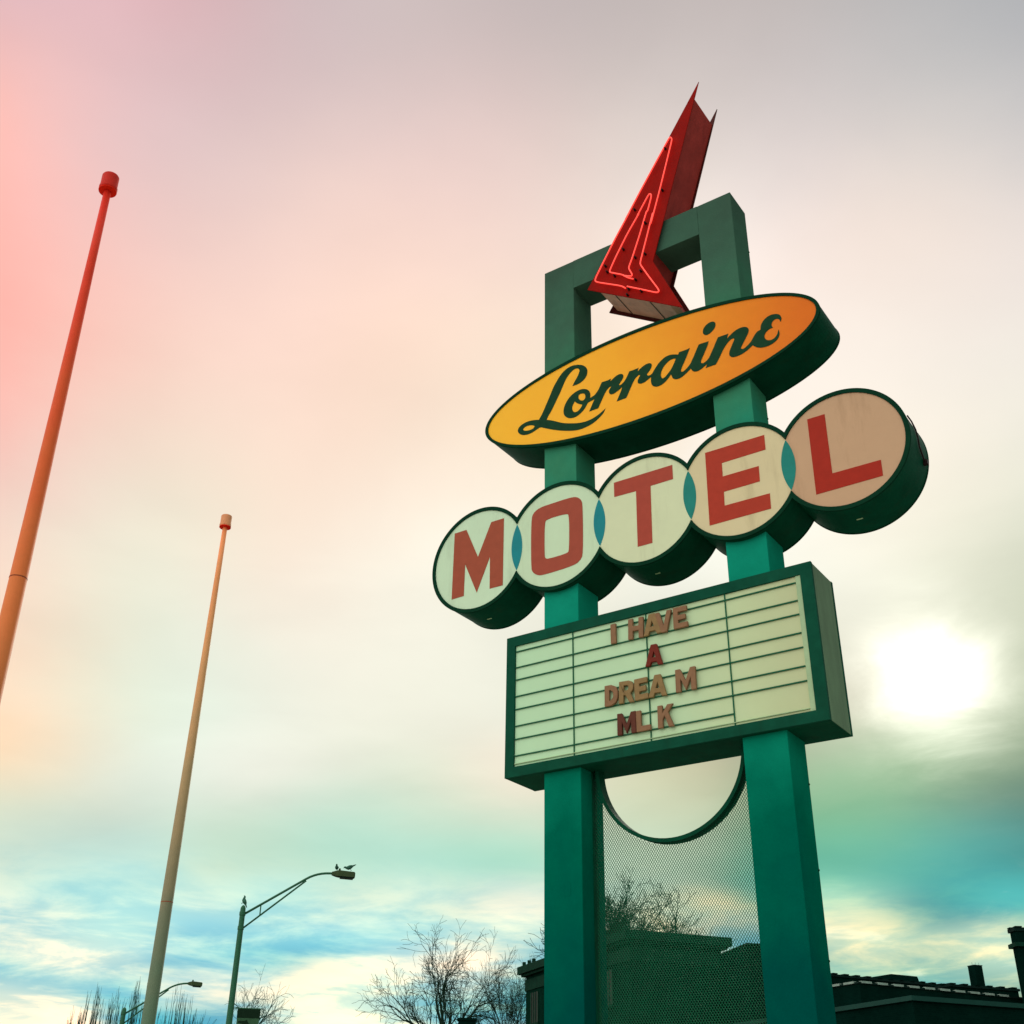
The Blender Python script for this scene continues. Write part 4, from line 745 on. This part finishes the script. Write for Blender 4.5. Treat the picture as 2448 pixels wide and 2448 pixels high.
# right side of the picture
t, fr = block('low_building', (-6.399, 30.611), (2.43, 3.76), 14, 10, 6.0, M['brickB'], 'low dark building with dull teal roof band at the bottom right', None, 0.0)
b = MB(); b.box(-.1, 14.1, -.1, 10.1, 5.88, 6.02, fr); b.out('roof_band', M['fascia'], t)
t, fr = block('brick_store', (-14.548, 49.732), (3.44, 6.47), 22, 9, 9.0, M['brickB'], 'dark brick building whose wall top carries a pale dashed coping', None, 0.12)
b = MB(); b.box(-.05, 22.05, -.05, 9.05, 8.88, 8.96, fr); cc = b.out('coping', M['roof'], t)
s = .1
while s < 9.5:
    b = MB(); b.box(s, s + .62, -.09, .12, 8.9, 9.0, fr); b.out('coping_stone', M['coping'], cc); s += 1.02
for s in (.3, 1.3):
    b = MB(); b.box(-.09, .12, s, s + .7, 8.9, 9.0, fr); b.out('coping_stone', M['coping'], cc)
for s in (12.5, 13.6, 14.7, 15.8, 16.9):
    b = MB(); b.box(s, s + .62, -.09, .12, 8.62, 8.72, fr); b.out('coping_stone', M['coping'], cc)
t, fr = block('tall_store', (-20.57, 60.8), (4.02, 7.3), 9.35, 3.2, 11.0, M['brickB'], 'dark parapet building with tiled edge just right of the sign post', M['roof'])
b = MB()
hv = [(3.9, .6, 10.9), (8.3, .6, 10.9), (8.3, 2.8, 10.9), (3.9, 2.8, 10.9), (6.1, .7, 11.42), (8.2, .7, 11.42), (8.2, 2.7, 11.42), (6.1, 2.7, 11.42)]
b.add([fr(p) for p in hv], [(0, 1, 5, 4), (1, 2, 6, 5), (2, 3, 7, 6), (3, 0, 4, 7), (4, 5, 6, 7), (3, 2, 1, 0)]); b.out('roof_hut', M['brickB'], t)
t, fr = block('parapet_building', (-13.787, 62.464), (2.69, 3.85), 4.75, 3.0, 10.2, M['brickB'], 'dark parapet building carrying a tall square chimney, near the right edge', M['roof'])
b = MB(); b.box(2.72, 3.28, .9, 1.45, 10.0, 11.42, fr); ch = b.out('chimney', M['brickB'], t)
b = MB(); b.box(2.70, 3.30, .88, 1.47, 11.421, 11.46, fr); b.out('chimney_cap', M['roof'], ch)
for xx in (2.76, 3.0, 3.24):
    b = MB(); b.tube([fr((xx, 1.1, 11.46)), fr((xx, 1.1, 11.62))], .008, 5); b.out('lightning_rod', M['roof'], ch)
t, fr = block('brick_tower', (-8.62, 56.92), (.83, .55), 5, .7, 12.0, M['brickB'], 'dark brick chimney tower cut off by the right edge of the photo', M['roof'], .2, cat='tower')
b = MB(); b.box(-.16, 5.16, -.16, .86, 11.05, 11.25, fr); b.out('string_course', M['stone'], t)
t, fr = block('corner_building', (-19.98, 49.386), (.70, .714), 2.0, 4.0, 11.0, M['brickB'], 'dark building with sloping roof edge in the gap beside the right sign post', None, 0.0)
b = MB(); b.box(-.05, 2.05, -.05, 4.05, 11.0, 11.06, fr); b.out('roof', M['roof'], t)
# house whose chimney just shows at the bottom edge
t, fr = block('small_house', (-32.6, 38.2), (.75, .66), 5, 6, 5.2, M['brickA'], 'small house whose chimney top shows below the big bare tree', None, 0.0)
b = MB(); hv = [(-.2, -.2, 5.2), (5.2, -.2, 5.2), (5.2, 6.2, 5.2), (-.2, 6.2, 5.2), (-.2, 3, 6.4), (5.2, 3, 6.4)]
b.add([fr(p) for p in hv], [(0, 1, 5, 4), (2, 3, 4, 5), (0, 4, 3), (1, 2, 5), (3, 2, 1, 0)]); rf = b.out('roof', M['roof'], t)
uu = Vector((.75, .66, 0)).normalized(); nn = Vector((-uu.y, uu.x, 0)); dd = Vector((-30.66, 40.17, 0)) - Vector((-32.6, 38.2, 0)); ca, cb_ = dd.dot(uu), dd.dot(nn)
b = MB(); b.box(ca - .4, ca + .4, cb_ - .3, cb_ + .3, 5.0, 7.08, fr); ch = b.out('chimney', M['brickB'], rf)
b = MB(); b.box(ca - .45, ca + .45, cb_ - .35, cb_ + .35, 7.081, 7.19, fr); b.out('chimney_cap', M['brickB'], rf)
